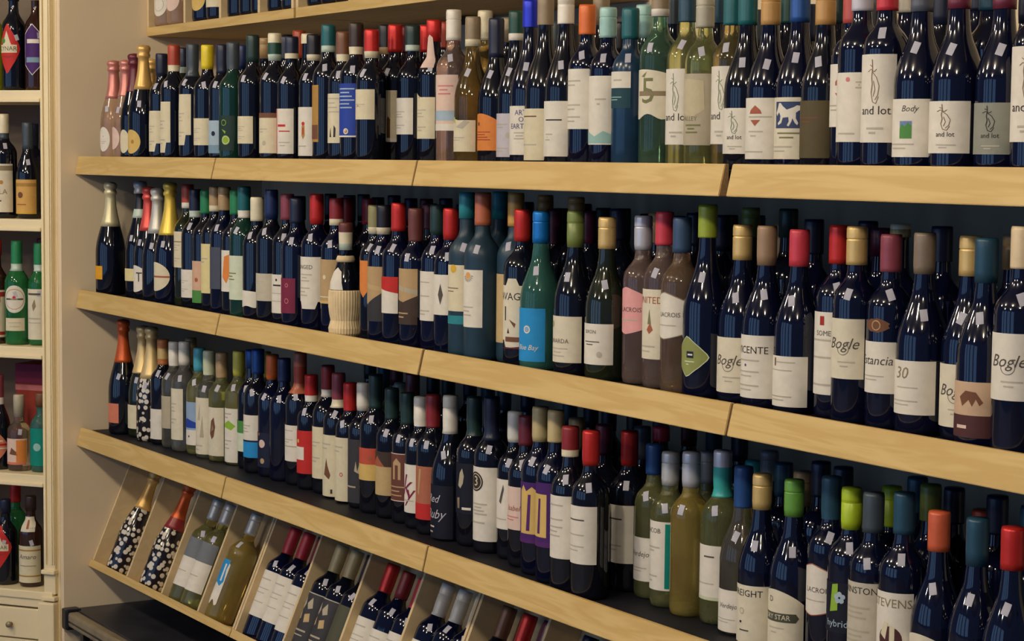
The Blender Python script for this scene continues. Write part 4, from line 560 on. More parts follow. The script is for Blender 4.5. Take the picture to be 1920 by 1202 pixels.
 (3, 2.3745, 0.1056, 0.3081, 0.0374, 'b', 'k', 'wine', 0.2488, (0.0774, 0.1659, 'pinkpaper', 68, 'r', (('t', 'Isabel', 'rust2', 0.2, 0.5, 0.14, 0.3), ('r', 'pink', -0.45, 0.288, 0.5, 0.312), ('r', 'pink', -0.35, 0.218, 0.24, 0.242)), 0), {}, 1),
 (3, 2.295, 0.1278, 0.3068, 0.0378, 'b', 'k', 'whiteband', 0.2441, (0.0638, 0.1686, 'white', 62, 'r', (('p', 'ink2', ((0.0, 0.55), (0.3, 0.9), (0.35, 0.8), (0.15, 0.5))), ('r', 'grey', -0.45, 0.188, 0.5, 0.212)), 0), {}, 1),
 (3, 2.2129, 0.1198, 0.3299, 0.0382, 'b', 'k', 'navy', 0.239, (0.0261, 0.184, 'white', 76, 'r', (('d', 'ink', 0.0, 0.8, 0.46), ('ring', 'cream', 0.0, 0.8, 0.38), ('t', '3', 'cream', 0.03, 0.8, 0.15, 0), ('r', 'grey', -0.2, 0.488, 0.6, 0.512), ('r', 'grey', -0.1, 0.443, 0.34, 0.467), ('r', 'grey', -0.2, 0.398, 0.47, 0.422), ('r', 'grey', -0.1, 0.353, 0.6, 0.377), ('r', 'grey', -0.45, 0.238, 0.5, 0.262)), 0), {}, 1),
 (3, 2.1292, 0.126, 0.3208, 0.0382, 'b', 'k', 'darkgreen', 0.2375, (0.0711, 0.1805, 'nightink', 72, 'r', (('p', 'stone2', ((0.0, 0.55), (0.1, 0.8), (0.25, 0.9), (0.35, 0.75), (0.3, 0.6), (0.15, 0.5))), ('r', 'white', 0.25, 0.08, 0.7, 0.13), ('p', 'khaki', ((-0.1, 0.3), (0.1, 0.32), (0.1, 0.1), (-0.05, 0.1)))), 0), {}, 1),
 (3, 2.0497, 0.1121, 0.3155, 0.0416, 'u', 'k', 'white', 0.2334, (0.006, 0.1226, 'nightink', 70, 'r', (('t', 'Red', 'lav', 0.0, 0.74, 0.17, 0.4), ('t', 'Ruby', 'lav', 0.1, 0.45, 0.2, 0.4), ('r', 'pinkpaper', -0.3, 0.2, 0.1, 0.23), ('r', 'stone2', -0.3, 0.1, 0.0, 0.13)), 0), {}, 1),
 (3, 1.9694, 0.1146, 0.3093, 0.0378, 'b', 'k', 'winered', 0.2379, (0.0343, 0.153, 'terracotta', 68, 'r', (('r', 'red', -1, 0, 1, 0.3), ('p', 'tan3', ((0.0, 0.5), (0.1, 0.95), (0.25, 0.95), (0.1, 0.45)))), 0), {}, 1),
 (3, 1.895, 0.1249, 0.2962, 0.0365, 'b', 'k', 'white', 0.2308, (0.0364, 0.146, 'white', 70, 'r', (('t', 'k', 'maroon', 0.05, 0.55, 0.5, 0.3), ('t', 'y', 'maroon', 0.3, 0.4, 0.4, 0.3), ('r', 'grey', -0.45, 0.238, 0.5, 0.262)), 0), {}, 1),
 (3, 1.8209, 0.1312, 0.2978, 0.0369, 'b', 'k', 'darkgreen', 0.2254, (0.0517, 0.1616, 'brownlab', 72, 'r', (('edge', 'pinkpaper'), ('p', 'tan3', ((0.0, 0.45), (0.0, 0.8), (0.25, 0.9), (0.5, 0.8), (0.5, 0.45))), ('r', 'brownlab', 0.15, 0.45, 0.35, 0.75), ('r', 'tan3', -0.3, 0.288, 0.7, 0.312), ('r', 'tan3', -0.2, 0.198, 0.44, 0.222), ('r', 'tan3', -0.3, 0.108, 0.57, 0.132)), 0), {}, 1),
 (3, 1.7457, 0.1301, 0.3001, 0.0371, 'b', 'k', 'darkgreen', 0.2292, (0.0544, 0.1557, 'tan4', 72, 'r', (('r', 'darkbrownp', -1, 0.66, 1, 1), ('p', 'rust2', ((-0.5, 0.66), (0, 0.9), (0.5, 0.66)))), 0), {}, 1),
 (3, 1.6691, 0.1285, 0.3251, 0.0382, 'b', 'k', 'darkgreen', 0.2457, (0.0789, 0.1549, 'orangered', 68, 'r', (('r', 'goldpaper', -1, 0, 1, 0.5), ('d', 'rust2', 0.6, 0.7, 0.14)), 0), {}, 1),
 (3, 1.5932, 0.1357, 0.297, 0.0369, 'b', 'k', 'white', 0.2318, (0.0136, 0.1654, 'charcoal', 66, 'r', (('p', 'stone2', ((0.4, 0.5), (0.5, 0.66), (0.6, 0.5), (0.7, 0.6), (0.8, 0.45))), ('r', 'stone2', -0.45, 0.238, 0.5, 0.262)), 0), {}, 1),
 (3, 1.5188, 0.1381, 0.2895, 0.0361, 'b', 'k', 'red', 0.2234, (0.006, 0.1601, 'cream', 66, 'r', (('r', 'grey', -0.45, 0.838, 0.5, 0.862), ('r', 'grey', -0.35, 0.768, 0.24, 0.792), ('ring', 'red', 0.4, 0.42, 0.13)), 0), {}, 1),
 (3, 1.4435, 0.1444, 0.3054, 0.0381, 'b', 'k', 'winepink/cream', 0.2226, (0.006, 0.1571, 'cream', 66, 'r', (('p', 'brown', ((0.0, 0.35), (0.2, 0.62), (0.3, 0.5), (0.5, 0.35), (0.4, 0.28), (0.2, 0.32))), ('r', 'ink', 0.5, 0.05, 0.62, 0.12), ('r', 'grey', -0.45, 0.838, 0.5, 0.862), ('r', 'grey', -0.35, 0.768, 0.24, 0.792)), 0), {}, 1),
 (3, 1.3664, 0.1536, 0.3175, 0.0382, 'b', 'k', 'winered/white', 0.2403, (0.0386, 0.1673, 'cream', 66, 'r', (('r', 'grey', -0.45, 0.388, 0.5, 0.412), ('r', 'grey', -0.35, 0.318, 0.24, 0.342), ('r', 'grey', -0.45, 0.688, 0.5, 0.712), ('r', 'grey', -0.35, 0.618, 0.24, 0.642)), 0), {}, 1),
 (3, 1.2909, 0.145, 0.2867, 0.036, 'b', 'k', 'red/white', 0.2207, (0.041, 0.1495, 'red', 74, 'r', (('r', 'white', -1, 0.32, 0.45, 0.62), ('d', 'goldpaper', 0.0, 0.75, 0.12)), 0), {}, 1),
 (3, 1.2154, 0.1502, 0.3365, 0.0382, 'b', 'k', 'coppercap/rust/coppercap', 0.2342, (0.0619, 0.1539, 'white', 70, 'r', (('r', 'grey', -0.45, 0.838, 0.5, 0.862), ('r', 'grey', -0.45, 0.588, 0.5, 0.612), ('r', 'grey', -0.35, 0.518, 0.24, 0.542), ('r', 'stone2', -1, 0.4, 1, 0.43)), 0), {}, 1),
 (3, 1.1375, 0.1422, 0.3149, 0.0382, 'b', 'n', 'navyblue', 0.2556, None, {}, 1),
 (3, 1.0595, 0.1453, 0.3176, 0.0382, 'b', 'n', 'orangecap', 0.2533, (0.0261, 0.1163, 'navyink', 60, 'r', (('d', 'pinkpaper', 0.3, 0.68, 0.3), ('d', 'tan3', 0.35, 0.18, 0.2), ('d', 'rust2', 0.0, 0.95, 0.12)), 0), {}, 1),
 (3, 0.9813, 0.1399, 0.3252, 0.0382, 'b', 'k', 'bluecap', 0.2615, (0.0416, 0.1542, 'white', 66, 'r', (('r', 'sky', -1, 0, 1, 0.4), ('r', 'navyink', -1, 0.37, 1, 0.41), ('r', 'grey', -0.45, 0.738, 0.5, 0.762), ('r', 'grey', -0.35, 0.668, 0.24, 0.692), ('r', 'grey', -0.45, 0.598, 0.37, 0.622)), 0), {}, 1),
 (3, 0.9051, 0.156, 0.3166, 0.0382, 'b', 'k', 'bluecap', 0.2678, (0.0465, 0.1289, 'mintpaper', 66, 'r', (('r', 'leafg', -1, 0.6, 1, 1),), 0), {}, 1),
 (3, 0.8267, 0.1537, 0.3056, 0.0382, 'b', 'yg', 'yellowgreen', 0.2402, (0.0073, 0.1536, 'white', 66, 'r', (('p', 'lime', ((-0.5, 0.65), (0.3, 0.78), (0.8, 0.68), (0.5, 0.6), (0, 0.64))), ('r', 'grey', -0.45, 0.888, 0.5, 0.912), ('r', 'grey', -0.35, 0.818, 0.24, 0.842), ('r', 'grey', -0.45, 0.388, 0.5, 0.412), ('r', 'grey', -0.35, 0.318, 0.24, 0.342), ('r', 'grey', -0.45, 0.248, 0.37, 0.272)), 0), {}, 1),
 (3, 0.7512, 0.1365, 0.2954, 0.0368, 'b', 'yg', 'tan', 0.2294, (0.0163, 0.1492, 'cream2', 74, 'r', (('p', 'brown', ((0.1, 0.45), (0.2, 0.72), (0.4, 0.8), (0.5, 0.6), (0.4, 0.4), (0.25, 0.34))), ('p', 'khaki', ((0.2, 0.5), (0.3, 0.66), (0.4, 0.55)))), 0), {}, 1),
 (3, 0.6758, 0.1311, 0.295, 0.0366, 'b', 'cl', 'mintcap', 0.2297, (0.0114, 0.1681, 'cream2', 72, 'r', (('p', 'grey', ((0.1, 0.6), (0.3, 0.9), (0.35, 0.6))), ('p', 'stone2', ((0.3, 0.3), (0.5, 0.7), (0.6, 0.3))), ('r', 'grey', -0.45, 0.138, 0.5, 0.162), ('r', 'grey', -0.35, 0.068, 0.24, 0.092)), 0), {}, 1),
 (3, 0.6004, 0.1344, 0.2959, 0.0368, 'b', 'yg', 'aquablue', 0.2314, (0.0271, 0.1479, 'seablue', 70, 'r', (('r', 'white', -1, 0, 1, 0.35), ('p', 'blue', ((-1, 0.4), (0, 0.62), (1, 0.5), (1, 0.4))), ('d', 'ink2', 0.2, 0.2, 0.08)), 0), {}, 1),
 (3, 0.5244, 0.1212, 0.3082, 0.0378, 'b', 'cl', 'white', 0.243, (0.0337, 0.1786, 'cream2', 60, 'r', (('r', 'grey', -0.45, 0.688, 0.5, 0.712), ('r', 'grey', -0.35, 0.618, 0.24, 0.642), ('r', 'grey', -0.45, 0.548, 0.37, 0.572), ('r', 'grey', -0.45, 0.388, 0.5, 0.412), ('r', 'grey', -0.35, 0.318, 0.24, 0.342)), 0), {}, 1),
 (3, 0.4472, 0.1221, 0.3018, 0.0371, 'b', 'cl', 'white', 0.2343, (0.0566, 0.1491, 'stone2', 50, 'r', (), 0), {}, 1),
 (3, 0.3707, 0.1188, 0.3019, 0.037, 'b', 'k', 'amber/goldtan/amber', 0.2305, (0.0165, 0.1039, 'white', 62, 'r', (), 0), {}, 1),
 (3, 0.2861, 0.1165, 0.3342, 0.0451, 'c', 'kf', 'champagne', 0.1838, None, {'floral': 1}, 1),
 (3, 0.1942, 0.126, 0.3301, 0.0451, 'c', 'gd', 'champagne', 0.1901, (0.0262, 0.0967, 'cream', 66, 'r', (), 0), {}, 1),
 (3, 0.1047, 0.0985, 0.3436, 0.0451, 'c', 'k', 'orangefoil', 0.215, (0.0351, 0.0934, 'salmon', 34, 'r', (), 16), {}, 1),
 (3, 3.7162, 0.16, 0.3204, 0.0378, 'b', 'n', 'petrolcap', 0.2641, None, {}, 0),
 (3, 3.6183, 0.1876, 0.3199, 0.0378, 'b', 'n', 'navy', 0.2618, None, {}, 0),
 (3, 3.5508, 0.224, 0.2848, 0.0338, 'b', 'n', 'rust', 0.2648, None, {}, 0),
 (3, 3.4799, 0.2304, 0.3091, 0.0365, 'b', 'n', 'navy', 0.2527, None, {}, 0),
 (3, 3.5042, 0.156, 0.3235, 0.0382, 'b', 'n', 'olivecap2', 0.2673, None, {}, 0),
 (3, 3.405, 0.22, 0.3168, 0.0374, 'b', 'n', 'petrolcap', 0.2595, None, {}, 0),
 (3, 3.3294, 0.2336, 0.2898, 0.0342, 'b', 'n', 'limecap', 0.2231, None, {}, 0),
 (3, 3.269, 0.1784, 0.3182, 0.0376, 'b', 'n', 'navy', 0.2602, None, {}, 0),
 (3, 3.1903, 0.196, 0.3156, 0.0373, 'b', 'n', 'navy', 0.2563, None, {}, 0),
 (3, 3.1205, 0.2144, 0.2879, 0.034, 'b', 'n', 'tan', 0.2274, None, {}, 0),
 (3, 3.0506, 0.228, 0.2928, 0.0346, 'b', 'n', 'petrolcap', 0.2331, None, {}, 0),
 (3, 2.9785, 0.2528, 0.3032, 0.0358, 'b', 'n', 'slate3', 0.2501, None, {}, 0),
 (3, 2.9098, 0.272, 0.2749, 0.0338, 'b', 'g', 'aqua2', 0.2088, None, {}, 0),
 (3, 2.8534, 0.2074, 0.2891, 0.0341, 'b', 'yg', 'slate3', 0.2308, None, {}, 0),
 (3, 2.6686, 0.232, 0.3132, 0.037, 'b', 'k', 'redpink', 0.2859, None, {}, 0),
 (3, 2.5944, 0.24, 0.3039, 0.0359, 'b', 'k', 'slate2', 0.2398, None, {}, 0),
 (3, 2.576, 0.16, 0.3109, 0.0367, 'b', 'k', 'winepurple', 0.2515, None, {}, 0),
 (3, 2.4784, 0.16, 0.3124, 0.0369, 'b', 'k', 'tan', 0.2464, None, {}, 0),
 (3, 2.0616, 0.192, 0.3054, 0.036, 'b', 'k', 'slate2', 0.244, None, {}, 0),
 (3, 1.7168, 0.2008, 0.3288, 0.0382, 'b', 'k', 'wine', 0.2659, None, {}, 0),
 (3, 1.6388, 0.212, 0.2978, 0.0352, 'b', 'k', 'sage', 0.2313, None, {}, 0),
 (3, 0.8332, 0.228, 0.3017, 0.0356, 'b', 'yg', 'yellowgreen', 0.2344, None, {}, 0),
 (3, 0.4106, 0.188, 0.3071, 0.0362, 'b', 'yg', 'tan', 0.2296, None, {}, 0)]
LABELS = [
 'dark blue wine bottle, golden tan cap, very tall white figure label, top shelf',
 'dark blue wine bottle, dark plum cap, shade-painted grey figure label, top shelf',
 'dark blue wine bottle, dark plum cap, wide white figure label, top shelf',
 'dark blue wine bottle, grey blue cap, white vineyard picture label, top shelf',
 'dark blue wine bottle, pinkish red cap, tall white figure label, top shelf',
 'dark blue wine bottle, lavender cap, white pink dot label, top shelf',
 'dark blue wine bottle, patterned red cap, white red ornament label, top shelf',
 'dark wine bottle, golden tan cap, olive brown label, top shelf',
 'dark blue wine bottle, blue cap, blue horse picture label, top shelf',
 'dark blue wine bottle, golden tan cap, white rust ornament label, top shelf',
 'dark wine bottle, teal cap, short white figure label, top shelf',
 'amber green wine bottle, teal cap, white figure label, top shelf',
 'pale green wine bottle, stone cap, grey map label, top shelf',
 'pale green wine bottle, dark teal cap, white figure label, top shelf',
 'green wine bottle, white cap, cream number five label, top shelf',
 'deep teal wine bottle, teal cap, small white topped teal label, top shelf',
 'dark blue wine bottle, pale aqua cap, aqua washed white label, top shelf',
 'dark blue wine bottle, orange cap, tall white label, top shelf',
 'dark wine bottle, white cap, broad white label, top shelf',
 'dark wine bottle, khaki cap, tall cream label, top shelf',
 'dark blue wine bottle, royal blue cap, white lettered label, top shelf',
 'dark wine bottle, green and white cap, lavender grey label, top shelf',
 'dark wine bottle, navy cap, orange arched label, top shelf',
 'amber green wine bottle, khaki and cream cap, leafy cream label, top shelf',
 'pink wine bottle, white cap, pastel sunset label, top shelf',
 'dark wine bottle, red cap, notched cream label, top shelf',
 'dark wine bottle, dark green and mint cap, plain white label, top shelf',
 'dark wine bottle, red cap, cream tower label, top shelf',
 'dark wine bottle, red and cream cap, square cream label, top shelf',
 'dark wine bottle, dark brown and cream cap, royal blue label, top shelf',
 'dark wine bottle, brown and cream cap, tall cream figured label, top shelf',
 'dark wine bottle, teal and mint cap, narrow gold strip label, top shelf',
 'dark wine bottle, black and cream cap, red crested white label, top shelf',
 'dark wine bottle, navy and cream cap, pink striped white label, top shelf',
 'dark wine bottle, cream and mint cap, brown topped cream label, top shelf',
 'dark wine bottle, dark green cap, short cream label, top shelf',
 'dark green wine bottle, slate grey cap, dark green lime picture label, top shelf',
 'dark wine bottle, navy cap, pale blue label, top shelf',
 'dark wine bottle, yellow cap, cream label, top shelf',
 'dark wine bottle, slate grey cap, long stepped cream label, top shelf',
 'dark wine bottle, rust red and cream cap, tall stepped cream label, top shelf',
 'dark wine bottle, navy cap, stepped cream label, top shelf',
 'dark sparkling bottle, gold foil cap, gold oval label, top shelf',
 'dark sparkling bottle, dark wine cap, small cream oval label, top shelf',
 'rosé sparkling bottle, pink foil cap, pale pink oval label, top shelf',
 'rosé sparkling bottle, pink foil cap, white oval label, top shelf',
 'dark teal capped bottle in second row, top shelf, behind left of shade-painted grey figure label',
 'navy capped bottle in second row, top shelf, behind right of wide white figure label',
 'grey capped bottle in second row, top shelf, behind left of white vineyard picture label',
 'dark green capped bottle in second row, top shelf, behind right of olive brown label',
 'green capped bottle in second row, top shelf, behind left of blue horse picture label',
 'dark teal capped bottle in second row, top shelf, behind right of grey map label',
 'slate grey capped bottle in second row, top shelf, behind right of cream number five label',
 'pale aqua capped bottle, top shelf, behind right of small white topped teal label',
 'khaki capped bottle in second row, top shelf, behind left of aqua washed white label',
 'khaki capped bottle in second row, top shelf, behind left of lavender grey label',
 'cream capped bottle in second row, top shelf, behind left of orange arched label',
 'rust red capped bottle in second row, top shelf, behind left of pastel sunset label',
 'red capped bottle in second row, top shelf, behind left of notched cream label',
 'dark wine capped bottle in second row, top shelf, behind right of cream tower label',
 'black capped bottle in second row, top shelf, behind left of cream tower label',
 'cream capped bottle in second row, top shelf, behind left of red crested white label',
 'rust red capped bottle in second row, top shelf, behind right of pink striped white label',
 'navy capped bottle in second row, top shelf, behind left of pink striped white label',
 'tan capped bottle in second row, top shelf, behind left of brown topped cream label',
 'dark blue capped bottle, top shelf, behind right of dark green lime picture label',
 'dark olive wine bottle, navy and mint cap, cream label, top shelf',
 'dark sparkling bottle, gold foil cap, cream label, top shelf',
 'dark blue wine bottle, cream cap, large white script label, middle shelf',
 'dark blue wine bottle, dark teal cap, tan and maroon hill label, middle shelf',
 'pale gold cap, cream script label, middle shelf, left of tan and maroon hill label',
 'dark blue wine bottle, brown grey cap, white number thirty label, middle shelf',
 'dark blue wine bottle, dusky maroon cap, white handwritten label, middle shelf',
 'pale gold cap, cream script label, middle shelf, right of white red square label',
 'dark blue wine bottle, red cap, white red square label, middle shelf',
 'dark blue wine bottle, pinkish red cap, plain white label, middle shelf',
 'dark blue wine bottle, taupe cap, white capital lettered label, middle shelf',
 'pale gold cap, cream script label, middle shelf, left of white capital lettered label',
 'dark blue wine bottle, yellow green cap, green diamond label, middle shelf',
 'orange pink wine bottle, blue grey cap, white shield label, middle shelf',
 'pink wine bottle, pinkish red cap, tall cream red lettered label, middle shelf',
 'pink wine bottle, silver white cap, pink shield label, middle shelf',
 'dark olive wine bottle, pale gold cap, white small lettered label, middle shelf',
 'dark wine bottle, olive green cap, cream green emblem label, middle shelf',
 'sea green wine bottle, bright blue cap, bright blue label, middle shelf',
 'dark wine bottle, red cap, tall cream cartoon lettering label, middle shelf',
 'matte teal wine bottle, gold cap, tan edged label, middle shelf',
 'matte teal wine bottle, copper cap, tall orange sun label, middle shelf',
 'matte teal wine bottle, bright teal cap, yellow sun label, middle shelf',
 'dark blue wine bottle, red cap, white black emblem label, middle shelf',
 'dark blue wine bottle, dark green cap, tall plain white label, middle shelf',
 'dark blue wine bottle, brown red cap, brown landscape label, middle shelf',
 'dark blue wine bottle, red cap, red and white label, middle shelf',
 'dark blue wine bottle, black and cream cap, tan and charcoal label, middle shelf',
 'dark wine bottle, olive and cream cap, orange pointed label, middle shelf',
 'dark blue wine bottle, dark red and cream cap, tan label, middle shelf',
 'dark blue wine bottle, red cap, large white label, middle shelf',
 'dark blue wine bottle, navy cap, maroon ringed label, middle shelf',
 'dark wine bottle, dusky maroon cap, narrow white label, middle shelf',
 'dark wine bottle, dark blue cap, grey cream label, middle shelf',
 'dark wine bottle, cream cap, low white wavy label, middle shelf',
 'dark green wine bottle, teal and white cap, mint white label, middle shelf',
 'dark wine bottle, bright green cap, white orange picture label, middle shelf',
 'dark blue wine bottle, tan cap, slate label, middle shelf',
 'dark wine bottle, tan and cream cap, tall pale yellow label, middle shelf',
 'dark wine bottle, bright green cap, beige and green label, middle shelf',
 'dark wine bottle, navy and mint cap, square white label, middle shelf',
 'dark olive wine bottle, rust red and white cap, cream label, middle shelf',
 'dark blue sparkling bottle, bright gold foil cap, cream half oval label, middle shelf',
 'dark sparkling bottle, silver foil cap, middle shelf',
 'dark sparkling bottle, red foil cap, white oval label, middle shelf',
 'dark sparkling bottle, silver and mint cap, pale yellow label, middle shelf',
 'dark sparkling bottle, silver gilt foil cap, small orange label, middle shelf',
 'tan capped bottle in second row, middle shelf, behind left of large white script label',
 'navy capped bottle in second row, middle shelf, behind right of white number thirty label',
 'cream capped bottle in second row, middle shelf, behind right of white handwritten label',
 'purple capped bottle in second row, middle shelf, behind left of white handwritten label',
 'navy capped bottle in second row, middle shelf, behind left of white handwritten label',
 'navy capped bottle in second row, middle shelf, behind right of plain white label',
 'dark green capped bottle in second row, middle shelf, behind left of plain white label',
 'tan capped bottle in second row, middle shelf, behind left of plain white label',
 'olive green capped bottle in second row, middle shelf, behind left of white capital lettered label',
 'navy capped bottle in second row, middle shelf, behind right of green diamond label',
 'navy capped bottle in second row, middle shelf, behind left of green diamond label',
 'golden tan capped bottle, middle shelf, behind left of tall cream red lettered label',
 'navy capped bottle in second row, middle shelf, behind right of white small lettered label',
 'purple capped bottle in second row, middle shelf, behind right of cream green emblem label',
 'golden tan capped bottle in second row, middle shelf, behind right of cream green emblem label',
 'purple capped bottle in second row, middle shelf, behind right of bright blue label',
 'golden tan capped bottle in second row, middle shelf, behind right of bright blue label',
 'bright teal capped bottle in second row, middle shelf, behind left of tan edged label',
 'dark wine capped bottle in second row, middle shelf, behind left of tall plain white label',
 'dark red capped bottle in second row, middle shelf, behind left of orange pointed label',
 'dark red capped bottle in second row, middle shelf, behind right of tan label',
 'navy capped bottle in second row, middle shelf, behind right of maroon ringed label',
 'dark blue wine bottle, red cap, lower shelf',
 'dark blue wine bottle, dark teal cap, lower shelf, left of red cap',
 'dark blue wine bottle, orange red cap, cream arched label, lower shelf',
 'dark blue wine bottle, dark teal cap, white round maroon picture label, lower shelf',
 'dark blue wine bottle, slate grey cap, grey stone label, lower shelf',
 'dark blue wine bottle, lime cap, black flower label, lower shelf',
 'dark blue wine bottle, dark teal cap, white red edged shield label, lower shelf',
 'dark blue wine bottle, leaf green cap, cream dark banner label, lower shelf',
 'dark blue wine bottle, pale gold cap, cream block lettered label, lower shelf',
 'smoky clear wine bottle, dark blue cap, wide white script label, lower shelf',
 'pale green wine bottle, silver white and aqua2 cap, narrow white label, lower shelf',
 'golden wine bottle, silver white cap, lower shelf',
 'pale green wine bottle, silver cap, white teal striped label, lower shelf',
 'pale green wine bottle, dark blue cap, small white script label, lower shelf',
 'dark wine bottle, red cap, grey white label, lower shelf',
 'dark wine bottle, red cap, broad white label, lower shelf',
 'dark wine bottle, dark red and cream cap, white label, lower shelf',
 'dark blue wine bottle, pale cream cap, gold and purple label, lower shelf',
 'dark blue wine bottle, pale cream cap, purple and gold label, lower shelf',
 'dark wine bottle, dark wine cap, pale pink label, lower shelf',
 'dark wine bottle, ringed white cap, white pen drawing label, lower shelf',
 'dark wine bottle, navy cap, white black circle label, lower shelf',
 'dark wine bottle, dark green cap, black bird label, lower shelf',
 'dark wine bottle, white cap, black lavender script label, lower shelf',
 'dark wine bottle, dark red cap, terracotta label, lower shelf',
 'dark wine bottle, white cap, white maroon script label, lower shelf',
 'dark wine bottle, dark green cap, framed brown label, lower shelf',
 'dark wine bottle, dark green cap, brown over tan label, lower shelf',
 'dark wine bottle, dark green cap, red and yellow label, lower shelf',
 'dark wine bottle, white cap, charcoal label, lower shelf',
 'dark wine bottle, red cap, tall cream red stamp label, lower shelf',
 'dark wine bottle, dusky maroon and cream cap, cream rooster label, lower shelf',
 'dark wine bottle, dark red and white cap, cream label, lower shelf',
 'dark wine bottle, red and white cap, bright red label, lower shelf',
 'dark wine bottle, copper cap, square white label, lower shelf',
 'dark blue wine bottle, dark blue cap, lower shelf',
 'dark blue wine bottle, orange cap, pink blobbed label, lower shelf',
 'dark wine bottle, blue cap, white blue band label, lower shelf',
 'dark wine bottle, blue cap, green and white label, lower shelf',
 'pale green wine bottle, yellow green cap, white lime swirl label, lower shelf',
 'pale green wine bottle, tan cap, cream brown figure label, lower shelf',
 'clear wine bottle, pale mint cap, cream floral label, lower shelf',
 'pale green wine bottle, aqua blue cap, pale blue seascape label, lower shelf',
 'clear wine bottle, white cap, tall cream label, lower shelf',
 'clear wine bottle, white cap, stone label, lower shelf',
 'dark wine bottle, amber cap, small white label, lower shelf',
 'blossom printed sparkling bottle, pale gold foil cap, lower shelf',
 'dark olive sparkling bottle, pale gold foil cap, cream label, lower shelf',
 'dark sparkling bottle, orange foil cap, salmon label, lower shelf',
 'dark teal capped bottle in second row, lower shelf, behind right of red cap',
 'navy capped bottle in second row, lower shelf, behind left of red cap',
 'rust red capped bottle in second row, lower shelf, behind left of red cap',
 'navy capped bottle in second row, lower shelf, behind right of cream arched label',
 'dull olive capped bottle in second row, lower shelf, behind left of cream arched label',
 'dark teal capped bottle, lower shelf, behind right of white round maroon picture label',
 'lime capped bottle in second row, lower shelf, behind left of white round maroon picture label',
 'navy capped bottle in second row, lower shelf, behind left of black flower label',
 'navy capped bottle in second row, lower shelf, behind left of white red edged shield label',
 'tan capped bottle in second row, lower shelf, behind right of cream dark banner label',
 'dark teal capped bottle in second row, lower shelf, behind left of cream dark banner label',
 'pale slate capped bottle in second row, lower shelf, behind right of cream block lettered label',
 'aqua2 capped bottle in second row, lower shelf, behind left of cream block lettered label',
 'pale slate capped bottle in second row, lower shelf, behind left of narrow white label',
 'pinkish red capped bottle in second row, lower shelf, behind right of small white script label',
 'grey blue capped bottle in second row, lower shelf, behind left of small white script label',
 'purple capped bottle in second row, lower shelf, behind right of broad white label',
 'tan capped bottle in second row, lower shelf, behind right of white label',
 'grey blue capped bottle in second row, lower shelf, behind left of white black circle label',
 'dark wine capped bottle in second row, lower shelf, behind right of framed brown label',
 'sage capped bottle in second row, lower shelf, behind left of framed brown label',
 'yellow green capped bottle in second row, lower shelf, behind right of white blue band label',
 'tan capped bottle in second row, lower shelf, behind right of tall cream label']
